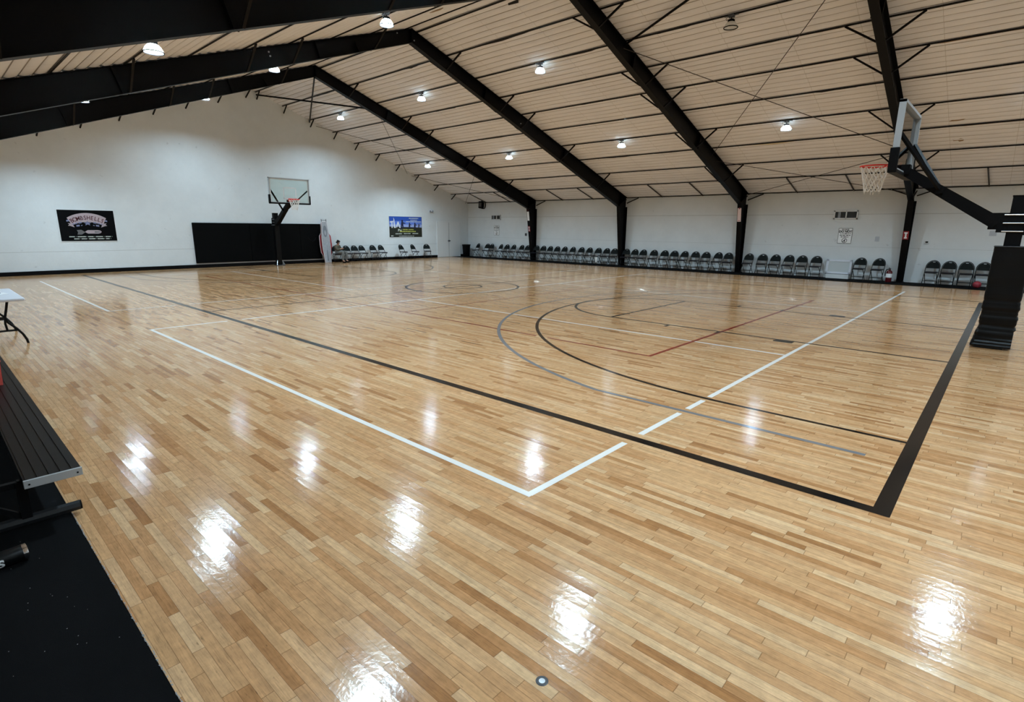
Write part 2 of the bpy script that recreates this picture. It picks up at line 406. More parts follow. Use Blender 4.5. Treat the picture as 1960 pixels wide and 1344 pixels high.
# torn spots in the facing
def tear(y0, x0, pts, m, nm='torn_patch'):
    k = len(pts)
    mb = MB(); vs = [(y0+b, x0+a, ztop(y0+b)+0.075) for a, b in pts]
    mb.add(vs + [(v[0], v[1], v[2]+0.03) for v in vs], [list(range(k))] + [[i,(i+1)%k,k+(i+1)%k,k+i] for i in range(k)])
    mb.build(nm, m, ceil)
def strip_tear(y0, x0, x1, w, m):
    n = 9; r = random.Random(int(x0*10+y0))
    top = [(x0+(x1-x0)*i/n-x0, 0.02) for i in range(n+1)]
    bot = [(x0+(x1-x0)*i/n-x0, w*math.sin(math.pi*i/n)**0.7*(0.75+0.4*r.random())+0.03) for i in range(n+1)]
    tear(y0, x0, top + bot[::-1], m)
M['gap'] = mat('dark_insulation_gap', (36,26,18), 0.95)
rg_ = random.Random(21)
for y_ in PUR[1:-1]:
    for x0_ in (10.5, 30, 50, 68.5, -8):
        if rg_.random() < 0.62:
            a_ = x0_+rg_.uniform(0,6); strip_tear(y_, a_, a_+rg_.uniform(4,9), rg_.uniform(.14,.4), M['gap'])
strip_tear(53.7, 17.8, 24.0, 0.42, M['gold_tear'])
strip_tear(40.9, -1.5, 6.5, 0.33, M['tan_fiber']); strip_tear(40.9, 9.5, 17.0, 0.22, M['tan_fiber'])
strip_tear(53.7, 30.5, 36.5, 0.28, M['tan_fiber']); strip_tear(53.7, -2, 6.0, 0.3, M['tan_fiber'])
strip_tear(58.4, 33, 38, 0.18, M['tan_fiber']); strip_tear(32.9, 20, 26, 0.2, M['steel_brown'])
strip_tear(32.9, 57, 63, 0.16, M['steel_brown']); strip_tear(36.95, 10, 14, 0.2, M['tan_fiber'])
strip_tear(20.6, 38.4, 40.2, 0.5, M['tan_fiber']); strip_tear(16.9, 49.5, 53, 0.55, M['tan_fiber']); strip_tear(16.9, 57.5, 63, 0.35, M['tan_fiber'])
tear(52.6, 3.7, [(0,0),(.5,.1),(1.0,.05),(1.2,.25),(.6,.3),(.2,.22)], M['tan_fiber'])
tear(56.4, 3.7, [(0,0),(.4,-.12),(.7,.05),(1.0,-.02),(.95,.3),(.6,.28),(.5,.5),(.2,.4),(.15,.2)], M['tan_fiber'])
tear(24.9, 33.5, [(0,0),(1.2,-.1),(1.5,.4),(.4,.5)], M['steel_brown'])

# baseboards / black floor carpet
def bb(name, x0, x1, lab):
    tag(MB().box(((x0+x1)/2, GX-0.06, 0.24), (x1-x0, 0.12, 0.48)).build(name, M['black']), lab, kind='structure')
bb('baseboard_far', WL, 59.1, 'black base strip along gable wall left of the door')
bb('baseboard_corner', 65.3, WR, 'black base strip right of the door')
tag(MB().box(((63.0+WR-0.05)/2, (BX+GX)/2, 0.02), (WR-63.05, GX-BX-0.3, 0.04)).build('carpet_runner', M['carpet']), 'long black carpet strip under the chairs along the side wall', 'carpet')
cm = MB().box(((-12.25+WL)/2, (-8+34)/2, 0.02), (-12.25-WL-0.1, 42, 0.04))
mat_near = tag(cm.build('carpet_mat', M['carpet']), 'wide black carpet mat under the bleacher at lower left', 'carpet')
M['fray'] = mat('carpet_fray', (150,150,152), 0.95)
fr = MB(); r = random.Random(5)
for i in range(330):
    x = 4.8 + i*0.025
    if r.random() < 0.5: fr.box((-12.292+0.006*math.sin(x*9)+r.uniform(-.004,.004), x, 0.0415), (0.006+r.random()*0.014, 0.02+r.random()*0.035, 0.003), rot=(0,0,r.uniform(-.3,.3)))
fr.build('frayed_edge', M['fray'], mat_near)['kind'] = 'stuff'
lint = MB()
for i in range(40):
    lint.box((r.uniform(-14.2,-12.4), r.uniform(5,12.5), 0.042), (0.005+r.random()*.009, 0.005+r.random()*.006, 0.003), rot=(0,0,r.uniform(0,3)))
lint.build('lint', M['fray'], mat_near)['kind'] = 'stuff'

# ------------------------------------------------------------------ court lines (paint under the finish): parts of the floor
class Lines(MB):
    z = 0.003
    def seg(s, a, b, w):
        a = Vector(a+(s.z,)); b = Vector(b+(s.z,)); t = (b-a).normalized(); n = Vector((-t.y, t.x, 0))*w/2; s.z += 0.00006
        s.add([a-n, b-n, b+n, a+n], [[0,1,2,3]])
    def arc(s, c, r, a0, a1, w, n=96):
        vs = []; s.z += 0.00006
        for i in range(n+1):
            a = a0+(a1-a0)*i/n
            for rr in (r-w/2, r+w/2): vs.append((c[0]+rr*math.cos(a), c[1]+rr*math.sin(a), s.z))
        s.add(vs, [[2*i, 2*i+1, 2*i+3, 2*i+2] for i in range(n)])
YC = 25.1; XC = 41.2; XE = 82.4; PI = math.pi
bl = Lines(); bl.z = 0.0045
bl.seg((0.0,-0.17),(0.0,XE+0.17),0.33); bl.seg((50.2,-0.17),(50.2,XE+0.17),0.33)
bl.seg((-0.165,0),(49.4,0),0.36); bl.seg((-0.165,XE),(50.2,XE),0.36)
bl.seg((0,XC),(50.2,XC),0.2)
bl.arc((YC,XC),5.9,0,2*PI,0.25); bl.arc((YC,XC),2.0,0,2*PI,0.24)
for e, d in ((0,1),(XE,-1)):
    a0, a1 = (0, PI) if d > 0 else (PI, 2*PI)
    hx = e+d*5.25
    bl.seg((YC-19.75,e),(YC-19.75,hx),0.17); bl.seg((YC+19.75,e),(YC+19.75,hx),0.17)
    bl.arc((YC,hx),19.75,a0,a1,0.2)
    for k in (-6,6): bl.seg((YC+k,e),(YC+k,e+d*19.1),0.2)
    bl.seg((YC-6,e+d*19.1),(YC+6,e+d*19.1),0.2)
    bl.arc((YC,e+d*19.1),6.0,a0,a1,0.21)
    for k in (-1,1):
        bl.seg((YC+k*6.0+k*0.35,e+d*7.0),(YC+k*6.0+k*0.35,e+d*8.0),0.66)
        for q in (11.3,14.6): bl.seg((YC+k*6.0,e+d*q),(YC+k*6.7,e+d*q),0.2)
bl.build('basketball_lines', M['l_black'], floor, fix=False)
gl = Lines(); gl.z = 0.004
for e, d in ((0,1),(XE,-1)):
    a0 = math.asin(min(1, 0)); R = 22.15; lat = 21.65
    hx = e+d*5.25; dx = math.sqrt(R*R-lat*lat); th = math.atan2(dx, lat)
    gl.seg((YC-lat,e+d*0.9),(YC-lat,hx+d*dx),0.19); gl.seg((YC+lat,e+d*0.9),(YC+lat,hx+d*dx),0.19)
    if d > 0: gl.arc((YC,hx),R,th,PI-th,0.2)
    else: gl.arc((YC,hx),R,PI+th,2*PI-th,0.2)
gl.build('outer_arc_lines', M['l_grey'], floor, fix=False)
wl = Lines(); wl.z = 0.003
V0, V1 = 6.3, 36.1
def gseg(L, a, b, w, gaps):
    """segment a-b with breaks of half-width h at parameters t (feet along)"""
    a = Vector(a); b = Vector(b); d = (b-a); n = d.length; d /= n
    cur = 0
    for t, h in sorted(gaps):
        if t-h > cur: L.seg(tuple(a+d*cur), tuple(a+d*(t-h)), w)
        cur = t+h
    if cur < n: L.seg(tuple(a+d*cur), tuple(b), w)
y0 = YC-29.9; y1 = YC+29.9
for xa, xb in ((V0,V1),(2*XC-V1,2*XC-V0)):
    near = xa < XC
    wl.seg((y0,xa-0.08),(y0,xb+0.08),0.19); wl.seg((y1,xa-0.08),(y1,xb+0.08),0.19)
    g0 = [(-y0,0.46)] + ([(YC-21.65-y0,0.3),(YC-19.75-y0,0.27)] if near and xa < 10 else [])
    gseg(wl, (y0,xa), (y1,xa), 0.19, g0 if xa < 10 else [(-y0,0.46)])
    gseg(wl, (y0,xb), (y1,xb), 0.21, [(-y0,0.46)])
    for k in (-10,10):
        gaps = [(XC-10-xa+0,0.12)] if near else [(XC+10-xa,0.12)]
        wl.seg((YC+k,xa),(YC+k,xb),0.18)
wl.build('volleyball_cross_lines', M['l_white'], floor, fix=False)
rl = Lines(); rl.z = 0.0035
for k in (-15,15):
    hx = 5.25 + math.sqrt(19.75**2-15**2)
    gseg(rl, (YC+k,XC-30), (YC+k,XC+30), 0.15, [(hx-(XC-30),0.42),(60-(hx-(XC-30)),0.42)])
for e in (XC-30, XC+30): rl.seg((YC-15.07,e),(YC+15.07,e),0.19)
for e in (XC-10, XC+10): rl.seg((YC-15,e),(YC+15,e),0.15)
rl.build('volleyball_long_lines', M['l_red'], floor, fix=False)

# ------------------------------------------------------------------ steel frames
def i_section(mb_web, mb_fl, path_o, path_i, X, fw=0.62, tw=0.05, ft=0.055):
    n = len(path_o)
    for i in range(n-1):
        q = [path_o[i], path_o[i+1], path_i[i+1], path_i[i]]
        vs = [(p[0], X-tw/2, p[1]) for p in q] + [(p[0], X+tw/2, p[1]) for p in q]
        mb_web.add(vs, [[0,1,2,3],[7,6,5,4],[0,4,5,1],[1,5,6,2],[2,6,7,3],[3,7,4,0]])
    for path in (path_o, path_i):
        for i in range(n-1):
            a = Vector((path[i][0], path[i][1])); b = Vector((path[i+1][0], path[i+1][1])); d = (b-a); L = d.length; d.normalize()
            nn = Vector((-d.y, d.x))*ft/2
            vs = [(p.x, X+sx*fw/2, p.y) for sx in (-1,1) for p in (a-nn-d*0.02, b-nn+d*0.02, b+nn+d*0.02, a+nn-d*0.02)]
            mb_fl.add(vs, [[0,1,2,3],[7,6,5,4],[0,4,5,1],[1,5,6,2],[2,6,7,3],[3,7,4,0]])
FN = ['nearest the gable wall', 'second from the gable wall', 'third from the gable wall', 'farthest from the gable wall, behind the near hoop']
def zbot(y):
    a = abs(y-RY); return (RZ-1.27) - a*((RZ-1.27)-9.6)/(65.3-RY)
for fi, X in enumerate(FRAMES):
    t = thing('steel_frame', 'black tapered steel roof frame, ' + FN[fi], 'steel frame', (0,X,0), group='steel roof frames')
    for side in (1,-1):
        mir = (lambda y: y) if side > 0 else (lambda y: 2*RY-y)
        yo = WR-0.12 if side > 0 else WR-0.12
        # rafter
        w = MB(); po = [(mir(RY), RZ), (mir(65.4), ztop(65.4)), (mir(yo), ztop(yo))]; pi_ = [(mir(RY), RZ-1.27), (mir(65.3), 9.6), (mir(65.32), 9.5)]
        i_section(w, w, po[:2], pi_[:2], 0)
        # knee panel
        q = [(mir(65.4), ztop(65.4)), (mir(yo), ztop(yo)), (mir(yo), 9.55), (mir(65.3), 9.6)]
        w.add([(p[0], -0.025, p[1]) for p in q] + [(p[0], 0.025, p[1]) for p in q], [[0,1,2,3],[7,6,5,4],[0,4,5,1],[1,5,6,2],[2,6,7,3],[3,7,4,0]])
        i_section(w, w, [(mir(65.4), ztop(65.4)), (mir(yo), ztop(yo))], [(mir(65.35), 9.6), (mir(65.32), 9.55)], 0)
        for yy in (RY+0.02, RY+10.5, RY+26.0):     # stiffener / splice plates
            yy2 = mir(yy); w.box((yy2, 0, (ztop(yy)+zbot(yy))/2), (0.07, 0.7, ztop(yy)-zbot(yy)-0.06), rot=(0, side*math.atan(SL), 0) if yy > RY+1 else None)
        # diagonal knee stiffeners
        w.tube([(mir(65.35),0,9.6),(mir(yo-0.05),0,ztop(yo)-0.1)], 0.04, square=True)
        for sx in (-0.18, 0.18):
            w.tube([(mir(65.4),sx,10.0),(mir(yo-0.1),sx,ztop(yo)-0.25)], 0.05, square=True)
        w.build('rafter', M['steel'], t)
        c = MB(); i_section(c, c, [(mir(yo),0.05),(mir(yo),9.58)], [(mir(66.7),0.05),(mir(65.3),9.58)], 0)
        c.box((mir(67.0),0,0.06),(1.3,0.8,0.1)); c.build('column', M['steel'], t)
        br = [28.6, 36.95, 40.9, 49.35, 58.4]
        for py in br:
            for dx in (-1,1):
                b = MB(); zb = zbot(py)+0.05
                b.tube([(mir(py)-side*0.1,dx*0.3,zb),(mir(py),dx*2.5,ztop(py)-0.02)], 0.07, square=True)
                b.build('flange_brace', M['steel_brown'], t)
        for dx in (-1,1):
            b = MB(); b.tube([(mir(yo-0.1),dx*0.25,10.2),(mir(yo),dx*2.3,ztop(yo)-0.05)], 0.06, square=True); b.build('flange_brace', M['steel_brown'], t)
    # small clips on the web (bare metal)
    if fi == 1:
        for yy, zz in ((22.3,24.9),(24.4,24.7),(9.1,20.3),(9.2,20.0),(-4.6,16.5),(-3.2,16.95),(41.0,19.0)):
            b = MB().lathe([(0.0,-0.06),(0.07,-0.06),(0.07,0.0),(0.0,0.0)], 8, (yy,-0.03,zz), 'y'); b.build('bolt', M['alu'], t)
    if fi in (0,1):
        g = MB(); g.prism([(0,0),(1.0,0.45),(1.05,-0.5),(0.45,-0.75)], 0.06, lambda u,v,w,: (17.2+u, -0.45+w, ztop(17.2)-0.55+v)); g.build('gusset_plate', M['steel'], t)

# ------------------------------------------------------------------ purlins
for side in (1,-1):
    for i, y in enumerate(PUR):
        yy = y if side > 0 else 2*RY-y
        if yy < WL+0.3: continue
        p = MB(); z = ztop(y)
        p.box((yy, (BX+GX)/2, z+0.03), (0.135, GX-BX-0.1, 0.05), rot=(0, side*math.atan(SL), 0))
        p.box((yy, (BX+GX)/2, z+0.07), (0.04, GX-BX-0.1, 0.06))
        lab = 'thin black roof purlin on the %s slope, %s down from the ridge' % ('right' if side > 0 else 'left', ORD[i])
        tag(p.build('purlin', M['steel_brown']), lab, 'purlin', 'roof purlins')
for side, lab in ((1,'right'),(-1,'left')):
    yy = WR-0.15 if side > 0 else 2*RY-(WR-0.15)
    tag(MB().box((yy,(BX+GX)/2,ztop(WR-0.15)+0.02),(0.2,GX-BX-0.1,0.1)).build('eave_strut', M['steel_brown']), 'black eave strut along the top of the %s side wall' % lab, 'beam')

# ------------------------------------------------------------------ roof bracing
def bar(name, a, b, r, lab, cat, group, m='rod', sq=False):
    return tag(MB().tube([a, b], r, 6, square=sq).build(name, M[m]), lab, cat, group)
def rp(y, X, d=0.45): return (y, X, ztop(y)-d)
f1, f2, f3, f4 = FRAMES
RODS = [(rp(33,f3),rp(57,f4),'thin roof cross rod from high on the third frame down to the fourth frame'),
        (rp(29,f4),rp(54.5,f3),'thin roof cross rod from high on the fourth frame down to the third frame'),
        (rp(56,f3),rp(66.8,f4,.9),'thin lower roof rod falling from the third frame to the column behind the hoop'),
        (rp(57,f4),rp(66.6,f3,.6),'thin lower roof rod falling from the hoop side frame to the third column'),
        (rp(33,f1,.9),rp(52,GX-.1,.35),'thin rod from the frame nearest the gable down to the gable wall'),
        (rp(34,GX-.1,.35),rp(51,f1,.9),'thin rod from high on the gable wall down to the first frame'),
        (rp(53,GX-.1,.35),rp(66.5,f1,.9),'thin lower rod from gable wall to the first column top'),
        (rp(52,f1,.9),rp(66.8,GX-.2,.35),'thin lower rod from first frame to the far corner')]
for a, b, l in RODS: bar('brace_rod', a, b, 0.035, l, 'rod', 'roof brace rods')
bar('strut_pipe', rp(33,f3,.25), (24.9,8.7,ztop(24.9)-.3), 0.1, 'thick black pipe strut rising from the third frame toward the ridge', 'strut', None, 'steel')
bar('strut_pipe', rp(31.5,f1,1.3), rp(24.7,GX-.15,.3), 0.12, 'thick black pipe strut from the first frame to the gable peak', 'strut', None, 'steel')
bar('strut_pipe', (23.9,f1,24.25), (32.9,GX-.15,22.4), 0.1, 'black pipe strut from the first frame ridge down to the gable wall', 'strut', None, 'steel')
k = 0
for i, y in enumerate(PUR):
    for side in (1,-1):
        yy = y if side > 0 else 2*RY-y
        if yy < WL+1: continue
        a = (yy, GX-0.55, ztop(y)+0.05); b = (yy+side*0.15, GX-0.05, ztop(y)-0.95)
        tag(MB().tube([(yy, GX-1.5, ztop(y)-0.02), b], 0.07, square=True).build('gable_brace', M['steel_brown']),
            'short black brace on the gable wall, %s down the %s roof slope' % (ORD[i], 'right' if side > 0 else 'left'), 'brace', 'gable wall braces')
sag_x = [80.2, 73.5, 60.6, 54.0, 41.0, 34.4, 21.4, 14.8, 1.9]
for i, x in enumerate(sag_x):
    tag(MB().tube([(62.9,x,ztop(62.9)-0.02),(WR-0.2,x-0.2,ztop(WR)+0.02)], 0.06, square=True).build('sag_strap', M['rod']),
        'short brown sag strap on the ceiling above the side wall, %s from the gable corner' % ORD[i], 'strap', 'eave sag straps')

# ------------------------------------------------------------------ lamps
def make_lamp(lit):
    t = thing('high_bay_lamp', '', 'lamp', group='high bay lamps')
    j = MB().box((0,0,-0.1),(0.42,0.34,0.2),bev=0.02); j.tube([(-0.55,0,-0.04),(0.55,0,-0.04)],0.06,8)
    j.tube([(0.28,0.0,-0.08),(0.42,0.05,-0.22),(0.36,0.05,-0.36),(0.26,0.03,-0.3)],0.022,6); j.build('junction_box', M['darkgrey'], t)
    h = MB().tube([(0,0,-0.2),(0,0,-0.34)],0.04,8); h.lathe([(0.001,-0.32),(0.2,-0.33),(0.22,-0.4),(0.22,-0.55),(0.001,-0.55)],20)
    for q in range(12):
        a = q*math.pi/6; h.box((0.22*math.cos(a),0.22*math.sin(a),-0.45),(0.09,0.02,0.18),rot=(0,0,a))
    h.build('housing', M['black'], t)
    s = MB().lathe([(0.21,-0.5),(0.3,-0.55),(0.42,-0.68),(0.5,-0.85),(0.53,-0.93)],32)
    s.build('shade', M['shade'], t, fix=False)
    rg = MB().tube([(0.525*math.cos(a*math.pi/16),0.525*math.sin(a*math.pi/16),-0.93) for a in range(32)],0.036,6,closed=True); rg.build('rim_ring', M['black'], t)
    l = MB().lathe([(0.0,-0.75),(0.26,-0.74),(0.36,-0.71),(0.36,-0.69)],28); l.build('lens', M['lens'] if lit else M['lens_off'], t)
    return t
lamp_on = make_lamp(True); lamp_off = make_lamp(False)
rows = [(49.35,17.0,'lower right row'),(32.9,22.35,'upper right row'),(14.1,22.3,'upper left row'),(-2.35,16.95,'lower left row')]
LX = [76.3, 57.0, 37.55, 18.0, -1.5, -21.0]
bayn = ['nearest the gable wall','second from the gable wall','third from the gable wall','fourth from the gable wall','fifth from the gable wall','sixth from the gable wall']
used = {True: False, False: False}
for ri, (y, z, rn) in enumerate(rows):
    for bi, X in enumerate(LX):
        lit = not (ri == 1 and bi == 3)
        proto = lamp_on if lit else lamp_off
        zz = ztop(y if y > RY else 2*RY-y)+0.02
        lab = ('lit' if lit else 'unlit') + ' round high bay lamp, ' + rn + ', ' + bayn[bi]
        if not used[lit]:
            proto.location = v3(y, X, zz); proto['label'] = lab; used[lit] = True; proto.rotation_euler = (0,0,PI/2)
        else: dup(proto, (y,X,zz), PI/2, lab, 'high bay lamps')

# ------------------------------------------------------------------ folding chairs (local: faces -y, back at +y)
def make_chair():
    t = thing('folding_chair', '', 'chair')
    W = 0.66; H = 2.78
    def side(z): return 0.62 - (H-z)*0.47   # leaning main tube: y at height z
    arch = []
    zs = 2.02
    for i in range(25):
        a = math.pi*i/24; arch.append((-W*math.cos(a), side(zs+(H-zs-0.03)*math.sin(a)), zs+(H-zs-0.03)*math.sin(a)))
    pts = [(-W, side(1.4), 1.4), (-W, side(1.75), 1.75)] + arch + [(W, side(1.75), 1.75), (W, side(1.4), 1.4)]
    MB().tube(pts, 0.04, 8).build('back_frame', M['chairframe'], t)
    # back panel following the arch, with a handle slot
    mb = MB(); n = 20; z0 = 1.86
    for yo in (0,):
        ring = [(-W+0.05, z0)] + [(-(W-0.05)*math.cos(math.pi*i/n), zs+(H-zs-0.08)*math.sin(math.pi*i/n)) for i in range(n+1)] + [(W-0.05, z0)]
        sl = [(-0.13,2.575),(-0.1,2.61),(0.1,2.61),(0.13,2.575),(0.1,2.545),(-0.1,2.545)]
        bm = bmesh.new()
        outer = [bm.verts.new((u,0,z)) for u,z in ring]; inner = [bm.verts.new((u,0,z)) for u,z in sl]
        es = [bm.edges.new((outer[i],outer[(i+1)%len(outer)])) for i in range(len(outer))] + [bm.edges.new((inner[i],inner[(i+1)%6])) for i in range(6)]
        bmesh.ops.triangle_fill(bm, use_beauty=True, edges=es)
        bm.verts.index_update(); vs = [v.co.copy() for v in bm.verts]; fs = [[v.index for v in f.verts] for f in bm.faces]; bm.free()
        V = [(v.x, side(v.z)-0.02-0.05*(1-(v.x/W)**2)*0, v.z) for v in vs]; N = len(V)
        mb.add(V + [(x, y+0.05, z) for x,y,z in V], fs + [[i+N for i in f[::-1]] for f in fs])
        k = len(ring)
        mb.add([(u, side(z)-0.02, z) for u,z in ring]+[(u, side(z)+0.03, z) for u,z in ring], [[i,(i+1)%k,k+(i+1)%k,k+i] for i in range(k)])
    mb.build('backrest', M['backgrey'], t)
    st = MB(); sp = []
    for i in range(28):
        a = 2*math.pi*i/28; e = 0.35
        u = 0.6*math.copysign(abs(math.cos(a))**e, math.cos(a)); v = 0.62*math.copysign(abs(math.sin(a))**e, math.sin(a)); sp.append((u, v))
    for z0_, z1_, sc0, sc1 in ((1.38,1.42,0.97,1.0),(1.42,1.48,1.0,1.0),(1.48,1.51,1.0,0.94)):
        k = len(sp); st.add([(u*sc0, v*sc0-0.28, z0_) for u,v in sp]+[(u*sc1, v*sc1-0.28, z1_) for u,v in sp], [[i,(i+1)%k,k+(i+1)%k,k+i] for i in range(k)])
    st.add([(u*.94, v*.94-0.28, 1.51) for u,v in sp], [list(range(28))]); st.add([(u*.97, v*.97-0.28, 1.38) for u,v in sp], [list(range(28))[::-1]])
    st.build('seat', M['navy'], t)
    for s in (-1,1):
        MB().tube([(s*W, side(1.42), 1.42), (s*W, side(0.75), 0.75), (s*W, side(0.06), 0.06)], 0.04, 8).build('leg', M['chairframe'], t)
    for s in (-1,1):
        MB().tube([(s*(W-0.09), -0.72, 1.36), (s*(W-0.09), -0.2, 0.98), (s*(W-0.09), 0.62, 0.06)], 0.036, 8).build('leg', M['chairframe'], t)
    MB().tube([(-W, side(0.42), 0.42), (W, side(0.42), 0.42)], 0.03, 6).build('stretcher', M['chairframe'], t)
    MB().tube([(-W+0.09, 0.3, 0.43), (W-0.09, 0.3, 0.43)], 0.03, 6).build('stretcher', M['chairframe'], t)
    MB().tube([(-W+0.09, -0.72, 1.34), (W-0.09, -0.72, 1.34)], 0.03, 6).build('front_rail', M['darkgrey'], t)
    return t
CH = make_chair(); first = [True]
def chair(loc, rz, lab, grp):
    if first[0]:
        CH.location = Vector(loc)*FT; CH.rotation_euler = (0,0,rz); CH['label'] = lab; CH['group'] = grp; first[0] = False; return CH
    return dup(CH, loc, rz, lab, grp)
# right wall groups, counted from the far corner
CG = [('A','between the trash can and the first column',[81.7,78.81,77.63,75.08,73.37,71.53,69.49,67.82]),
      ('B','between the first and second columns',[65.72,64.0,62.33,60.65,58.99,57.19,55.32,53.56,51.73,49.99,48.5]),
      ('C','between the second and third columns',[46.17,44.57,43.01,41.1,39.24,37.62,35.95,34.17,32.5,30.71,29.15]),
      ('D','between the third column and the framed panel',[26.27,24.37,22.69,20.94,19.27,17.56]),
      ('E','between the framed panel and the fire extinguisher',[12.58,10.62]),
      ('F','between the hoop column and the near hoop',[5.28,3.77,2.19,0.72,-4.2])]
r = random.Random(11)
for gk, where, xs_ in CG:
    for i, x in enumerate(xs_):
        a = r.uniform(-0.1,0.1)
        if gk == 'A' and i in (0,3): a = -0.22
        lab = 'black folding chair, %s from the corner %s' % (ORD[i], where)
        if gk == 'B' and i == 8: lab = 'black folding chair with a white towel on it, ' + where
        if gk == 'F' and i == 4: lab = 'black folding chair half hidden behind the near hoop post at right edge'
        chair((66.28+r.uniform(-.05,.1), x, 0.04), -PI/2+a, lab, 'folding chairs along the side wall')
GCH = [(35.56,84.5,-0.1,'black folding chair under the seated person'),(37.64,84.6,-0.15,'black folding chair just right of the seated person'),
       (39.3,84.6,-0.05,'second black folding chair right of the seated person'),(40.82,84.6,0.1,'third black folding chair right of the seated person'),
       (43.1,84.6,0.0,'left chair of the overlapping pair under the gable wall'),(44.86,84.55,0.12,'right chair of the overlapping pair, beside the bare wall gap'),
       (49.09,84.1,0.22,'left of the three spaced chairs under the blue banner'),(51.79,84.0,0.25,'middle of the three spaced chairs under the blue banner'),
       (55.12,84.2,-0.35,'right of the three spaced chairs, nearest the double door')]
for y, x, a, l in GCH: chair((y,x,0), a, l, 'folding chairs along the gable wall')


# towel over the seat edge of a chair
tw = MB(); n = 8
pts = []
for i in range(n+1):
    u = i/n
    for w in range(5):
        q = w/4-0.5
        if u < 0.3: p = (65.9-0.25*u/0.3*1.0, q*0.5, 1.585+0.02*math.sin(q*7))
        else: p = (65.62-0.05*math.sin(q*9), q*0.5*(1-0.25*(u-0.3)), 1.57-(u-0.3)/0.7*1.25)
        pts.append((p[0], 51.45+p[1], p[2]))
fs = [[i*5+w, i*5+w+1, (i+1)*5+w+1, (i+1)*5+w] for i in range(n) for w in range(4)]
tob = tw.add(pts, fs, True).build('towel', M['net'], fix=False)
sm = tob.modifiers.new('thick','SOLIDIFY'); sm.thickness = 0.008
tag(tob, 'white towel draped over the front of a folding chair seat', 'towel')

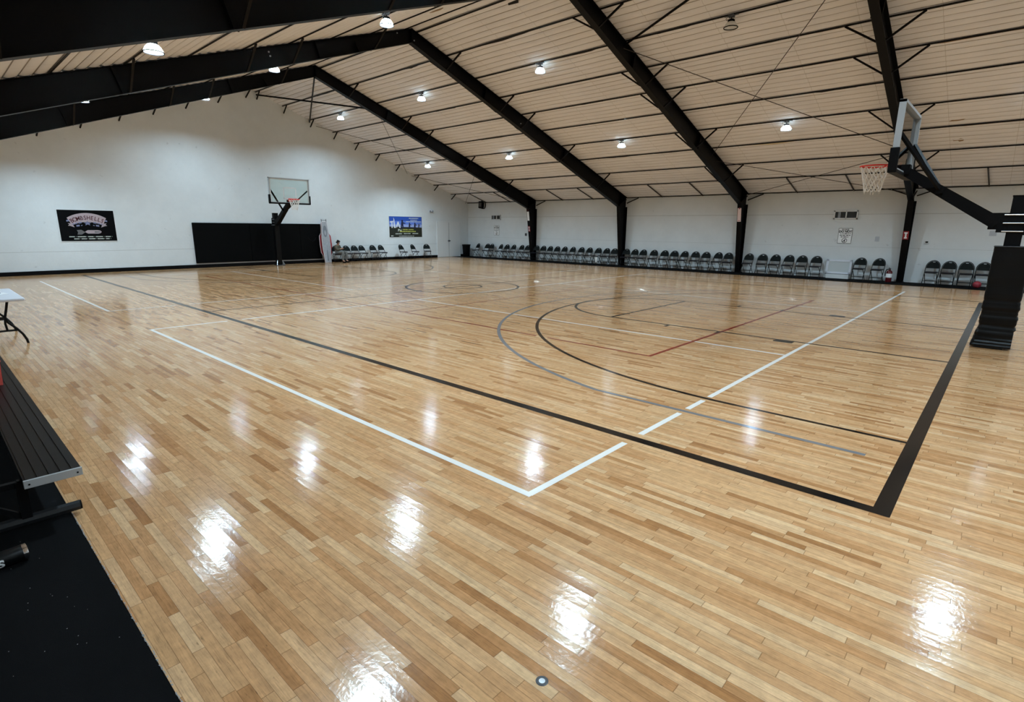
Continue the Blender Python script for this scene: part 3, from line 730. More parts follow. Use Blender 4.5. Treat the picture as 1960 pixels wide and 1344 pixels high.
# ------------------------------------------------------------------ basketball goals (local: base centre at origin, court toward +y)
def make_goal(name, label, loc, rz, padded):
    t = thing(name, label, 'basketball hoop', loc, rz, 'basketball goals')
    p = MB(); p.box((0,0,4.0),(0.66,0.66,7.9),bev=0.03); p.box((0,0,7.97),(0.7,0.7,0.06)); p.build('pole', M['black'], t)
    b = MB(); b.box((0,0.1,0.05),(1.2,1.2,0.1),bev=0.02)
    b.build('base_plate', M['darkgrey'], t)
    # padded wrap with sagging folds
    if not padded:
        gs = MB()
        for s in (-1,1):
            gs.add([(s*.4,.4,.1),(s*.62,.75,.1),(s*.36,.4,.8),(s*.46,.36,.1),(s*.68,.7,.1),(s*.42,.36,.8)],[[0,1,2],[5,4,3],[0,3,4,1],[1,4,5,2],[2,5,3,0]])
        gs.build('base_gusset', M['alu'], t)
        MB().box((0,0,3.2),(0.74,0.74,5.9),bev=0.05).build('pole_sleeve', M['vinyl'], t)
    pad = MB(); lv = []; rr = random.Random(2)
    NZ = 64
    for i in range(NZ+1):
        z = 0.1 + (5.4-0.1)*i/NZ
        wob = 0.018*math.sin(z*9.0)+0.012*math.sin(z*23+1) if 0.5 < z < 2.6 else 0.006*math.sin(z*7)
        hx = 0.70 + wob; hy = 0.67 + wob
        if z < 1.05: f = (1.05-z)/0.95; hx += 0.10*f**0.7+0.02*math.sin(z*40); hy += 0.2*f**0.8+0.02*math.sin(z*36)
        if 1.02 < z < 1.1: hx += 0.02; hy += 0.02
        rad = 0.14
        for (cx_, cy_, a0) in ((1,1,0),(-1,1,90),(-1,-1,180),(1,-1,270)):
            for k in range(5):
                a = math.radians(a0+k*22.5)
                fold = 0.012*math.sin(z*31+k*2+a0)*(1 if z < 2.2 else 0.35)
                lv.append((cx_*(hx-rad)+(rad+fold)*math.cos(a), max(-0.88 if z > 1.05 else -0.8, 1.3*cy_*(hy-rad)-0.0+(rad+fold)*math.sin(a) if cy_ < 0 else cy_*(hy-rad)+(rad+fold)*math.sin(a)), z))
    fs = [[i*20+j, i*20+(j+1) % 20, (i+1)*20+(j+1) % 20, (i+1)*20+j] for i in range(NZ) for j in range(20)]
    fs.append([NZ*20+j for j in range(20)]); fs.append(list(range(20))[::-1])
    if padded: pad.add(lv, fs, True).build('pole_pad', M['vinyl'], t)
    st = MB(); st.tube([(sx_*0.71, sy_, 5.41) for sx_, sy_ in ((1,.68),(-1,.68),(-1,-.86),(1,-.86))], 0.018, 6, closed=True)
    if padded: st.build('pad_edge', M['darkgrey'], t)
    # clamp plates and long bolts
    br = MB(); br.box((0,0.5,6.62),(0.62,0.5,1.0)); MB().box((0,-0.38,6.62),(0.85,0.1,1.25)).build('back_plate', M['black'], t)
    br.box((0,0.8,6.7),(0.5,0.6,0.85)); br.build('arm_bracket', M['black'], t)
    for z in (6.18,6.6,7.02):
        for sx in (-1,1):
            MB().tube([(sx*0.38,-0.6,z),(sx*0.38,0.52,z)],0.035,8).build('clamp_bolt', M['chrome'], t)
    # arm
    A = Vector((0,0.75,6.58)); B = Vector((0,5.05,9.42))
    MB().tube([A, B],[0.32,0.25],square=True).build('arm', M['black'], t)
    m_ = MB(); m_.box((0,5.15,9.55),(0.7,0.45,0.55),bev=0.02); m_.build('mount', M['black'], t)
    for s in (-1,1):
        k = A.lerp(B,0.62); e = (s*2.82,5.27,11.2)
        stt = MB(); stt.tube([(s*0.3,k.y,k.z+0.05), e],0.085,square=True); stt.box((s*0.3,k.y,k.z),(0.18,0.35,0.3)); stt.build('strut', M['black'], t)
    YB = 5.40; z0, z1 = 9.32, 12.85; hw = 3.05
    MB().box((0,YB,(z0+z1)/2),(2*hw-0.1,0.04,z1-z0-0.1)).build('glass', M['glass'], t)
    f = MB(); fw_ = 0.14; fd = 0.3
    f.box((0,YB-0.06,z1-fw_/2),(2*hw,fd,fw_)); f.box((0,YB-0.06,z0+fw_/2),(2*hw,fd,fw_))
    for s in (-1,1): f.box((s*(hw-fw_/2),YB-0.06,(z0+z1)/2),(fw_,fd,z1-z0-0.02))
    f.build('backboard_frame', M['alu_end'], t)
    pd = MB(); pd.box((0,YB-0.04,z0-0.03),(2*hw+0.12,fd+0.12,0.2),bev=0.04)
    for s in (-1,1): pd.box((s*(hw-0.02),YB-0.04,z0+0.55),(0.2,fd+0.12,1.2),bev=0.04)
    pd.build('edge_padding', M['black'], t)
    tg = MB(); zt0, zt1 = 10.0, 11.5
    for c_, d_ in (((0,zt1),(2.0,0.16)),((0,zt0),(2.0,0.16)),((-0.92,(zt0+zt1)/2),(0.16,1.5)),((0.92,(zt0+zt1)/2),(0.16,1.5))):
        tg.box((c_[0],YB+0.024,c_[1]),(d_[0],0.006,d_[1]))
    for c_, d_ in (((0,z1-0.2),(5.7,0.1)),((-2.82,11.05),(0.1,3.3)),((2.82,11.05),(0.1,3.3))): tg.box((c_[0],YB+0.024,c_[1]),(d_[0],0.006,d_[1]))
    tg.build('target_lines', M['white'], t)
    ZR = 9.85; RC = Vector((0,YB+1.25,ZR)); R = 0.77
    rm = MB(); rm.tube([(RC.x+R*math.cos(a*PI/18), RC.y+R*math.sin(a*PI/18), ZR) for a in range(36)],0.042,8,closed=True)
    rm.box((0,YB+0.08,ZR-0.08),(0.62,0.12,0.42)); rm.box((0,YB+0.35,ZR-0.02),(0.5,0.5,0.06))
    for s in (-1,1): rm.tube([(s*0.25,YB+0.12,ZR-0.25),(s*0.42,YB+0.75,ZR-0.03)],0.03,6)
    rim = rm.build('rim', M['red'], t)
    nt = MB(); N = 12; prof_ = [(0.76,0),(0.66,-0.32),(0.58,-0.62),(0.5,-0.92),(0.46,-1.2),(0.4,-1.45)]
    rr = random.Random(4)
    for d in (1,-1):
        for j in range(N):
            pts = []
            for i, (q, dz) in enumerate(prof_):
                a = 2*PI*(j+d*i*0.5)/N
                pts.append((RC.x+q*math.cos(a), RC.y+q*math.sin(a), ZR+dz))
            nt.tube(pts, 0.021, 5)
    for j in range(0,N,3):
        a = 2*PI*j/N; nt.tube([(RC.x+.4*math.cos(a),RC.y+.4*math.sin(a),ZR-1.45),(RC.x+.36*math.cos(a),RC.y+.36*math.sin(a),ZR-1.45-rr.uniform(.1,.3))],0.018,5)
    nt.build('net', M['net'], t)
    return t
make_goal('basketball_goal', 'near basketball goal seen from the side, padded post at right edge', (25.3,-1.2,0), 0.0, True)
make_goal('basketball_goal', 'far basketball goal standing before the black wall padding at the gable wall', (25.1,83.8,0), PI, False)

# ------------------------------------------------------------------ gable wall things
def gfr(y0, z0, off=0.03): return lambda u, v, w: (y0+u, GX-off-w, z0+v)
def sfr(x0, z0, off=0.03): return lambda u, v, w: (WR-off-w, x0-u, z0+v)
def rect(mb, fr, u0, v0, u1, v1, t): mb.prism([(u0,v0),(u1,v0),(u1,v1),(u0,v1)], t, fr)

t = thing('wall_padding', 'long black wall padding behind the far basketball goal', 'wall pad', (23.7,GX,0))
for i, (a, b) in enumerate(((13.85,21.8),(21.8,29.8),(29.8,33.5))):
    MB().box(((a+b)/2-23.7, -0.14, 3.55), (b-a-0.015, 0.26, 5.75), bev=0.05).build('pad_panel', M['padwall'], t)
lg = MB()
M['padmark'] = mat('pad_emblem', (15,16,18), 0.6, spec=0.1)
lg.tube([(31.1-23.7,-0.275,4.2),(31.5-23.7,-0.275,3.75),(31.9-23.7,-0.275,3.55),(32.3-23.7,-0.275,3.8),(32.5-23.7,-0.275,4.2)],0.06,6)
lg.build('emblem', M['padmark'], t)

# black banner
t = thing('team_banner', 'black banner with arched red and silver BOMBSHELLS lettering and a bomb', 'banner', (1.9,GX,5.9))
def loc(fr):  # subtract banner origin
    return fr
W2, H2 = 2.87, 1.9
L = lambda u, v, w: (u, -0.03-w, v)
b = MB(); rect(b, L, -W2, -H2, W2, H2, 0.02); b.build('banner_sheet', M['banner_b'], t)
b = MB()
for u0,v0,u1,v1 in ((-W2-.05,-H2-.05,W2+.05,-H2),(-W2-.05,H2,W2+.05,H2+.05),(-W2-.05,-H2,-W2,H2),(W2,-H2,W2+.05,H2)): rect(b, L, u0,v0,u1,v1,0.022)
b.build('border', M['white'], t)
R0 = 3.4; cz = -2.05
b = MB()
arc_o = [(R0*1.06*math.sin(a*0.0105), cz+R0*1.06*math.cos(a*0.0105)) for a in range(-56,57,4)]
arc_i = [((R0-0.9)*math.sin(a*0.0105)*1.13, cz+(R0-0.9)*math.cos(a*0.0105)) for a in range(56,-57,-4)]
k = len(arc_o); b.add([L(u,v,0.03) for u,v in arc_o]+[L(u,v,0.03) for u,v in arc_i[::-1]], [[i,i+1,k+i+1,k+i] for i in range(k-1)])
b.build('ribbon', M['ribbon'], t, fix=False)
b = MB(); word = 'BOMBSHELLS'
for i, ch in enumerate(word):
    a = (i-4.5)*0.113
    c_, s_ = math.cos(-a), math.sin(-a)
    rr_ = R0-0.40
    def fr(u, v, w, a=a, c_=c_, s_=s_): 
        x_, y_ = u*1.0, v*1.25
        return L(x_*c_-y_*s_+rr_*1.06*math.sin(a), x_*s_+y_*c_+cz+rr_*math.cos(a), 0.04)
    text_mb(b, ch, 0.56, fr, bold=0.008)
b.build('lettering', M['maroon'], t, fix=False)
b = MB()
star = [(0.42*(1 if i % 2 == 0 else 0.45)*math.sin(i*PI/5), 0.3+0.32*(1 if i % 2 == 0 else 0.45)*math.cos(i*PI/5)) for i in range(10)]
b.add([L(u,v,0.035) for u,v in star]+[L(0,0.3,0.035)], [[i,(i+1)%10,10] for i in range(10)])
for s in (-1,1):
    for u,v,w_,h_ in ((0.75,0.38,.3,.16),(1.15,0.3,.22,.14),(1.45,0.22,.2,.14),(1.0,0.02,.34,.2),(0.62,0.05,.14,.1),(1.95,0.62,.26,.2)):
        b.add([L(s*(u-w_/2),v-h_/2,.035),L(s*(u+w_/2),v-h_/2-.05,.035),L(s*(u+w_/2),v+h_/2-.05,.035),L(s*(u-w_/2),v+h_/2,.035)],[[0,1,2,3]])
b.build('star_trim', M['bluegrey'], t, fix=False)
b = MB()
for s in (-1,1):
    b.add([L(s*1.35,-.22,.035),L(s*1.75,-.05,.035),L(s*2.0,-.02,.035),L(s*1.85,.14,.035),L(s*1.98,.3,.035),L(s*1.55,.26,.035)],[[0,1,2,3,4,5]])
# bomb: body, nose, fins
bod = [(-0.35,-0.72),(-0.1,-0.55),(0.95,-0.55),(1.2,-0.6),(1.33,-0.76),(1.2,-0.92),(0.95,-0.98),(-0.1,-0.98),(-0.35,-0.82)]
b.add([L(u,v,.035) for u,v in bod],[list(range(9))])
b.build('bomb', M['silver'], t, fix=False)
M['bannergrey'] = mat('banner_grey', (96,96,98), 0.6)
b = MB()
b.add([L(u,v,.034) for u,v in [(-1.2,-0.55),(-0.75,-0.5),(-0.45,-0.74),(-0.3,-0.78),(-0.45,-0.86),(-0.75,-1.1),(-1.2,-1.1),(-1.1,-0.82)]],[list(range(8))])
b.add([L(u,v,.038) for u,v in [(0.6,-0.7),(1.1,-0.72),(1.25,-0.77),(1.1,-0.83),(0.6,-0.86)]],[list(range(5))])
b.build('bomb_fins', M['bannergrey'], t, fix=False)
b = MB(); rr = random.Random(8)
for v, u, e in ((-1.36,-2.05,2.4),(-1.62,-1.6,1.95)):
    while u < e:
        w_ = rr.uniform(.45,.85); w_ = min(w_, e-u+.1)
        q = u
        while q < u+w_:
            ww = rr.uniform(.05,.1); b.add([L(q,v-.055,.035),L(q+ww,v-.055,.035),L(q+ww,v+.05+rr.uniform(0,.02),.035),L(q,v+.05,.035)],[[0,1,2,3]]); q += ww+.018
        u += w_+.14; b.add([L(u-.02,v-.02,.035),L(u+.03,v-.02,.035),L(u+.03,v+.03,.035),L(u-.02,v+.03,.035)],[[0,1,2,3]]); u += .14
b.build('small_print', M['palebar'], t, fix=False)

# blue TLA banner
t = thing('sponsor_banner', 'blue and dark green banner with large white TLA letters above three chairs', 'banner', (51.33,GX,6.05))
W2, H2 = 3.85, 1.93
b = MB(); rect(b, L, -W2, -H2, W2, H2, 0.02); b.build('banner_sheet', M['grass'], t)
b = MB()
for u0,v0,u1,v1 in ((-W2-.09,-H2-.09,W2+.09,-H2),(-W2-.09,H2,W2+.09,H2+.09),(-W2-.09,-H2,-W2,H2),(W2,-H2,W2+.09,H2)): rect(b, L, u0,v0,u1,v1,0.022)
b.build('border', M['white'], t)
for nm, m, v0, v1 in (('sky_band','sky_hi',1.1,1.9),('sky_band','sky_mid',0.45,1.1),('sky_band','sky_lo',0.05,0.45)):
    b = MB(); b.add([L(-W2+.05,v0,.024),L(W2-.05,v0-(.0 if v0>0.1 else .15),.024),L(W2-.05,v1,.024),L(-W2+.05,v1,.024)],[[0,1,2,3]]); b.build(nm, M[m], t, fix=False)
b = MB()
for poly in ([(-3.65,1.0),(-2.95,1.1),(-2.95,.85),(-3.1,.85),(-3.1,-.2),(-3.35,-.2),(-3.35,.82),(-3.65,.75)],
             [(-2.85,1.75),(-2.65,1.3),(-2.55,.0),(-2.1,.0),(-2.1,-.2),(-2.8,-.2)],
             [(-1.9,1.0),(-1.75,1.0),(-1.25,-.2),(-1.55,-.2),(-1.8,.55),(-2.1,-.2),(-2.4,-.2)]):
    b.add([L(u,v,.03) for u,v in poly],[list(range(len(poly)))])
b.build('lettering', M['white'], t, fix=False)
b = MB()
for u,v,s in ((-.85,.6,1.5),(.85,.35,1.0),(2.15,.3,1.1),(3.1,.28,.7)):
    b.add([L(u+.14*s*math.cos(a*PI/6),v+.32*s+.16*s*math.sin(a*PI/6),.03) for a in range(12)],[list(range(12))])
    b.add([L(u+p*s,v+q*s,.031) for p,q in ((-.16,.2),(.1,.2),(.5,.05),(.5,-.02),(.14,.02),(.2,-.62),(.05,-.62),(-.02,-.25),(-.12,-.62),(-.26,-.62))],[list(range(10))])
b.build('player_silhouettes', M['ink_navy'], t, fix=False)
def bars(m, rowsb, nm):
    b = MB(); rr = random.Random(len(rowsb)*7)
    for u0,u1,v,h in rowsb:
        q = u0
        while q < u1:
            ww = min(rr.uniform(.1,.24), u1-q); b.add([L(q,v-h/2,.03),L(q+ww,v-h/2,.03),L(q+ww,v+h/2*rr.uniform(.7,1.1),.03),L(q,v+h/2,.03)],[[0,1,2,3]]); q += ww+rr.choice([.03,.03,.09])
    b.build(nm, M[m], t, fix=False)
bars('palebar', [(.75,3.0,1.62,.15),(1.1,2.7,1.28,.13),(.05,3.6,1.0,.16),(-2.5,-1.0,-1.28,.16),(-.55,1.0,-1.26,.16),(1.5,2.9,-1.25,.16),(-1.7,1.9,-1.72,.12),(-3.5,-2.95,-1.68,.2)], 'small_print')
bars('yellow', [(-.8,.4,-.5,.17),(.6,1.8,-.5,.17),(-1.5,2.3,-.86,.2)], 'yellow_print')
b = MB(); b.add([L(u,v,.03) for u,v in ((-1.9,-.95),(-1.85,-.35),(-1.2,-.6),(-1.05,-.4),(-1.1,-.75),(-1.65,-.6))],[list(range(6))]); b.build('ball_sketch', M['palebar'], t, fix=False)

# double door in the far wall
d = bpy.data.objects.new('door_1', None); COL.objects.link(d); d.location = v3(62.15,GX,0); tag(d, 'white double door at the far corner', kind='structure')
for s in (-1,1): MB().box((s*1.5,-0.07,3.55),(2.96,0.1,7.0),bev=0.01).build('door_leaf', M['white'], d)
fm = MB(); fm.box((0,-0.08,7.14),(6.3,0.16,0.16)); 
for s in (-1,1): fm.box((s*3.08,-0.08,3.55),(0.14,0.16,7.1))
fm.build('door_frame', M['white'], d)
for s in (-1,1):
    kb = MB().lathe([(0.0,-0.3),(0.09,-0.29),(0.12,-0.22),(0.06,-0.16),(0.05,-0.12),(0.14,-0.12),(0.14,-0.11)],16,(s*0.17,0,3.3),'y'); kb.build('door_knob', M['darkgrey'], d)
MB().box((0.0,-0.125,3.55),(0.03,0.02,6.9)).build('meeting_stile', M['darkgrey'], d)

t = thing('emergency_light', 'small white two headed emergency light on the gable wall above the doors', 'light', (57.5,GX,9.25))
MB().box((0,-0.14,0),(0.75,0.24,0.36),bev=0.04).build('case', M['plastic_w'], t)
for s in (-1,1): MB().lathe([(0.0,-0.42),(0.16,-0.42),(0.17,-0.3),(0.1,-0.22),(0,-0.2)],16,(s*0.32,0,-0.12),'y').build('lamp_head', M['signgrey'], t)

# trash can
t = thing('trash_can', 'tall black plastic trash can in the far corner beside the door', 'trash can', (65.75,84.3,0))
MB().lathe([(0.0,0.03),(0.68,0.03),(0.7,0.06),(0.84,2.3),(0.9,2.32),(0.9,2.42),(0.82,2.42),(0.78,2.2),(0.64,0.12),(0,0.12)],32).build('bin', M['black'], t)
MB().lathe([(0.72,2.36),(0.92,2.36),(0.94,2.5),(0.86,2.56),(0.72,2.54)],32).build('bag_rim', M['vinyl'], t)

# ------------------------------------------------------------------ training dummies leaning at the gable wall
def silh(pts): return [(w*0.74,z) for z,w in pts]+[(-w*0.74,z) for z,w in pts[::-1]]
def dummy(name, label, loc, rx, prof_, m, extra=True):
    t = thing(name, label, 'training dummy', loc, group=None, rot=(rx,0,0.12))
    b = MB(); b.prism(silh(prof_), 0.1, lambda u,v,w: (u,w,v)); b.build('body_panel', M[m], t)
    p = silh(prof_); MB().tube([(u,0.05,v) for u,v in p],0.06,6,closed=True).build('tube_frame', M['pinkframe'], t)
    return t
td = dummy('training_dummy', 'red training dummy leaning on the wall behind the grey one', (34.05,84.75,0.05), -0.09, [(0.05,.7),(0.9,.85),(1.7,1.5),(3.0,1.58),(4.4,1.48),(4.9,1.0),(6.6,.68)], 'redpanel')
td = dummy('training_dummy', 'grey mesh training dummy with pale outline, beside the seated person', (33.85,84.3,0.05), -0.08, [(0.02,.85),(0.2,.8),(1.0,.86),(2.4,1.05),(4.2,1.02),(5.0,.85),(6.3,.66),(6.75,.62)], 'meshgrey')
MB().tube([(-.45,0.05,6.7),(-.46,0.05,7.2)],0.05,6).build('top_post', M['darkgrey'], td); MB().tube([(.45,0.05,6.7),(.46,0.05,7.2)],0.05,6).build('top_post', M['darkgrey'], td)
MB().tube([(-.45,0.05,7.0),(.45,0.05,7.0)],0.04,6).build('top_bar', M['darkgrey'], td)
M['dgprint'] = mat('dummy_print_dark', (122,128,136), 0.7)
b = MB(); b.prism([(.38*math.cos(a*PI/10),5.2+.95*math.sin(a*PI/10)) for a in range(20)],0.012,lambda u,v,w:(u,-0.012+w,v)); b.build('head_print', M['dgprint'], td)
b = MB(); b.prism([(.19*math.cos(a*PI/10),4.95+.42*math.sin(a*PI/10)) for a in range(20)],0.012,lambda u,v,w:(u,-0.026+w,v)); b.build('face_print', M['meshgrey'], td)
b = MB(); b.prism([(-.12,.3),(.12,.3),(.06,2.1),(-.06,2.1)],0.012,lambda u,v,w:(u,-0.012+w,v)); b.build('leg_print', M['dgprint'], td)

# ------------------------------------------------------------------ seated person
def skin(name, verts, edges, rad, m, parent, sub=2, root=0):
    me = bpy.data.meshes.new(name); me.from_pydata([Vector(p)*FT for p in verts], edges, []); ob = bpy.data.objects.new(name, me); COL.objects.link(ob)
    md = ob.modifiers.new('s','SKIN'); md.use_smooth_shade = True
    for i, rv in enumerate(rad):
        sv = me.skin_vertices[0].data[i]; q = rv if isinstance(rv, tuple) else (rv,rv); sv.radius = (q[0]*FT, q[1]*FT); sv.use_root = (i == root)
    sb = ob.modifiers.new('d','SUBSURF'); sb.levels = sub; sb.render_levels = sub
    dg = bpy.context.evaluated_depsgraph_get(); m2 = bpy.data.meshes.new_from_object(ob.evaluated_get(dg))
    bpy.data.objects.remove(ob); m2.materials.clear(); m2.materials.append(M[m])
    for p in m2.polygons: p.use_smooth = True
    o = bpy.data.objects.new(name, m2); COL.objects.link(o); o.parent = parent; return o
pr = thing('person', 'person in camouflage jacket and grey trousers sitting bent over their hands', 'person', (35.75,84.35,0), rz=0.5)
V = [(0,.12,1.72),(0,.2,2.2),(0,.1,2.68),(0,-.05,3.0),(0,-.14,3.18),(0,-.22,3.42)]
E_ = [(0,1),(1,2),(2,3),(3,4),(4,5)]; Rd = [.42,.4,.4,.17,.2,.27]
for s in (-1,1):
    i = len(V)
    V += [(s*.5,.06,2.72),(s*.68,-.3,2.15),(s*.26,-.82,2.32),(s*.16,-.98,2.36)]; E_ += [(2,i),(i,i+1),(i+1,i+2),(i+2,i+3)]; Rd += [.22,.17,.11,.1]
    j = len(V)
    for q, (dx,dy,dz,ln) in enumerate(((.07,-.06,.0,.2),(.03,-.09,.02,.23),(-.01,-.1,.02,.24),(-.05,-.09,.01,.2))):
        b0 = Vector((s*.16+s*dx,-.98+dy*.5,2.36+dz)); V += [tuple(b0), tuple(b0+Vector((-s*.05,-ln*.6,.03))), tuple(b0+Vector((-s*.12,-ln*.75,.1)))]
        a = len(V)-3; E_ += [(i+3,a),(a,a+1),(a+1,a+2)]; Rd += [.034,.03,.026]
    V += [(s*.1,-.92,2.46),(s*.04,-1.0,2.52)]; a = len(V)-2; E_ += [(i+3,a),(a,a+1)]; Rd += [.035,.028]
    h = len(V)
    V += [(s*.27,-.1,1.68),(s*.5,-1.3,1.78),(s*.52,-1.22,.35),(s*.55,-1.6,.14)]; E_ += [(0,h),(h,h+1),(h+1,h+2),(h+2,h+3)]; Rd += [.3,.22,.13,.12]
skin('body', V, E_, Rd, 'skin', pr, 2)
Vj = [(0,.12,1.78),(0,.2,2.2),(0,.1,2.66),(0,0,2.9)]; Ej = [(0,1),(1,2),(2,3)]; Rj = [.48,.47,.47,.24]
for s in (-1,1):
    i = len(Vj); Vj += [(s*.52,.06,2.72),(s*.7,-.3,2.15),(s*.32,-.74,2.28)]; Ej += [(2,i),(i,i+1),(i+1,i+2)]; Rj += [.27,.22,.16]
skin('jacket', Vj, Ej, Rj, 'camo', pr, 2)
Vt = [(0,.12,1.7)]; Et = []; Rt = [.46]
for s in (-1,1):
    i = len(Vt); Vt += [(s*.28,-.12,1.69),(s*.5,-1.3,1.79),(s*.52,-1.24,1.0),(s*.52,-1.22,.32)]; Et += [(0,i),(i,i+1),(i+1,i+2),(i+2,i+3)]; Rt += [.34,.26,.22,.2]
skin('trousers', Vt, Et, Rt, 'trouser', pr, 2)
for s in (-1,1): skin('shoe', [(s*.52,-1.15,.14),(s*.54,-1.45,.13),(s*.57,-1.8,.1)], [(0,1),(1,2)], [.15,.15,.12], 'black', pr, 2)
skin('hair', [(0,-.12,3.46),(0,-.2,3.58),(0,-.04,3.36)], [(0,1),(0,2)], [.245,.2,.21], 'hair', pr, 2)
fm = MB()
fm.lathe([(0,-.03),(.03,0),(0,.05)],8,(0,-.5,3.36)); fm.build('nose', M['skin'], pr)
ey = MB()
for s in (-1,1): ey.lathe([(0,-.03),(.03,0),(0,.03)],8,(s*.1,-.475,3.44))
ey.box((0,-.47,3.26),(.12,.02,.02)); ey.build('face_features', M['hair'], pr)
ph = MB().box((0,-1.2,2.5),(.24,.05,.45),rot=(-.7,0,0),bev=.015); tag(ph.build('phone', M['black']), 'dark phone held by the seated person', 'phone')
_p = bpy.data.objects['phone']; _p.matrix_world = Matrix.Translation(v3(35.75,84.35,0)) @ Matrix.Rotation(0.5,4,'Z')

# ------------------------------------------------------------------ side wall things
t = thing('wall_speaker', 'black box loudspeaker on a curved bracket high on the side wall corner', 'speaker', (WR,81.0,10.6))
MB().box((-0.75,0,0),(0.75,0.85,1.35),rot=(0,0.12,0.25),bev=0.04).build('cabinet', M['black'], t)
MB().box((-1.13,-0.09,0.02),(0.03,0.6,0.8),rot=(0,0.12,0.25)).build('grille', M['darkgrey'], t)
MB().tube([(-0.75,-0.05,0.72),(-0.4,-0.55,0.75),(-0.12,-0.6,0.4),(-0.05,-0.6,0),(-0.12,-0.6,-0.4),(-0.4,-0.55,-0.75),(-0.75,-0.05,-0.72)],0.09,8).build('bracket', M['black'], t)
def vent(x0, x1, z0, z1, lab, split):
    t = thing('wall_vent', lab, 'vent', (WR,(x0+x1)/2,(z0+z1)/2), group='wall vents')
    w = x1-x0; h = z1-z0; fr = lambda u,v,w_: (-0.02-w_, -u, v)
    b = MB(); rect(b, fr, -w/2+.1,-h/2+.1,w/2-.1,h/2-.1,0.01); b.build('backing', M['louver'], t)
    b = MB()
    for u0,v0,u1,v1 in ((-w/2,-h/2,w/2,-h/2+.15),(-w/2,h/2-.15,w/2,h/2),(-w/2,-h/2,-w/2+.15,h/2),(w/2-.15,-h/2,w/2,h/2),(split-.06,-h/2,split+.06,h/2)): rect(b, fr, u0,v0,u1,v1,0.16)
    b.build('frame', M['white'], t)
    b = MB(); n = 14
    for i in range(n):
        u = -w/2+.2+(w-.4)*i/(n-1); b.box((-0.05,-u,0),(0.06,0.02,h-.3),rot=(0,0,.5))
    b.build('louver', M['darkgrey'], t)
    b = MB(); b.box((-0.085,(w/2-.62),0),(0.02,0.3,h-.34)); b.build('inner_panel', M['signgrey'], t)
vent(13.8,16.5,7.55,8.62,'wide dark louvered vent in pale frame above the warning sign between third column and hoop', 0.05)
vent(76.05,78.7,7.6,8.6,'small dark louvered vent in pale frame near the far corner', 0.2)
def sign(x0, x1, z0, z1, lab):
    t = thing('warning_sign', lab, 'sign', (WR,(x0+x1)/2,(z0+z1)/2), group='wall warning signs'); w = x1-x0; h = z1-z0; fr = lambda u,v,w_: (-0.02-w_, -u, v)
    b = MB(); rect(b, fr, -w/2,-h/2,w/2,h/2,0.02); b.build('plate', M['paper'], t)
    b = MB()
    for u0,v0,u1,v1 in ((-w/2,-h/2,w/2,-h/2+.04),(-w/2,h/2-.04,w/2,h/2),(-w/2,-h/2,-w/2+.04,h/2),(w/2-.04,-h/2,w/2,h/2)): rect(b, fr, u0,v0,u1,v1,0.025)
    b.build('border', M['darkgrey'], t)
    b = MB(); fl_ = lambda u,v,w_: fr(u,v,0.026)
    text_mb(b, 'PLEASE', 0.26, lambda u,v,w_: fl_(u,v+.8*h/2,0), bold=.006); text_mb(b, 'DO NOT', 0.36, lambda u,v,w_: fl_(u,v+.54*h/2,0), bold=.018)
    rr = random.Random(3)
    for v, e in ((.27,.55),(.06,.58),(-.16,.45)):
        q = -e
        while q < e:
            ww = rr.uniform(.05,.13); b.add([fl_(q,v*h/2-.045,0),fl_(q+ww,v*h/2-.045,0),fl_(q+ww,v*h/2+.06,0),fl_(q,v*h/2+.06,0)],[[0,1,2,3]]); q += ww+rr.choice([.02,.02,.08])
    n = 24; ro, ri_ = .31, .255; cv_ = -.62*h/2
    b.add([fl_(r_*math.cos(a*2*PI/n), cv_+r_*math.sin(a*2*PI/n),0) for r_ in (ro,ri_) for a in range(n)], [[i,(i+1)%n,n+(i+1)%n,n+i] for i in range(n)])
    b.add([fl_(p*1.0,cv_+q,0) for p,q in ((-.2,-.14),(.02,.12),(.1,.2),(.14,.1),(.05,.0),(.12,-.16),(.03,-.18),(-.03,-.06),(-.14,-.2))],[list(range(9))])
    b.build('print', M['signblack'], t, fix=False)
sign(14.15,15.72,4.5,6.42,'white PLEASE DO NOT warning sign below the wide vent, above the framed panel')
sign(76.55,77.95,4.55,6.5,'small white PLEASE DO NOT warning sign near the far corner, below the small vent')
t = thing('thermostat', 'small dark thermostat on the side wall right of the hoop side column', 'thermostat', (WR,6.35,4.85))
MB().box((-0.05,0,-.02),(0.05,0.5,0.42),bev=.01).build('wall_plate', M['white'], t); MB().box((-0.1,0,0.02),(0.08,0.26,0.16),bev=.02).build('body', M['black'], t); MB().box((-0.08,0,-.17),(0.03,0.44,0.04)).build('ledge', M['signgrey'], t)
tag(MB().box((WR-0.08,69.27,4.8),(0.12,0.42,0.5),bev=.02).build('control_box', M['darkgrey']), 'small grey control box on the side wall by the first column', 'box')
for i, (x, z, w, h, l) in enumerate(((11.38,5.13,.45,.6,'faint grey notice sheet on the side wall above the pair of chairs'),(0.58,5.95,.62,.55,'faint grey notice sheet on the side wall close to the near hoop arm'))):
    tag(MB().box((WR-0.025,x,z),(0.01,w,h)).build('notice_sheet', M['notice']), l, 'notice', None)
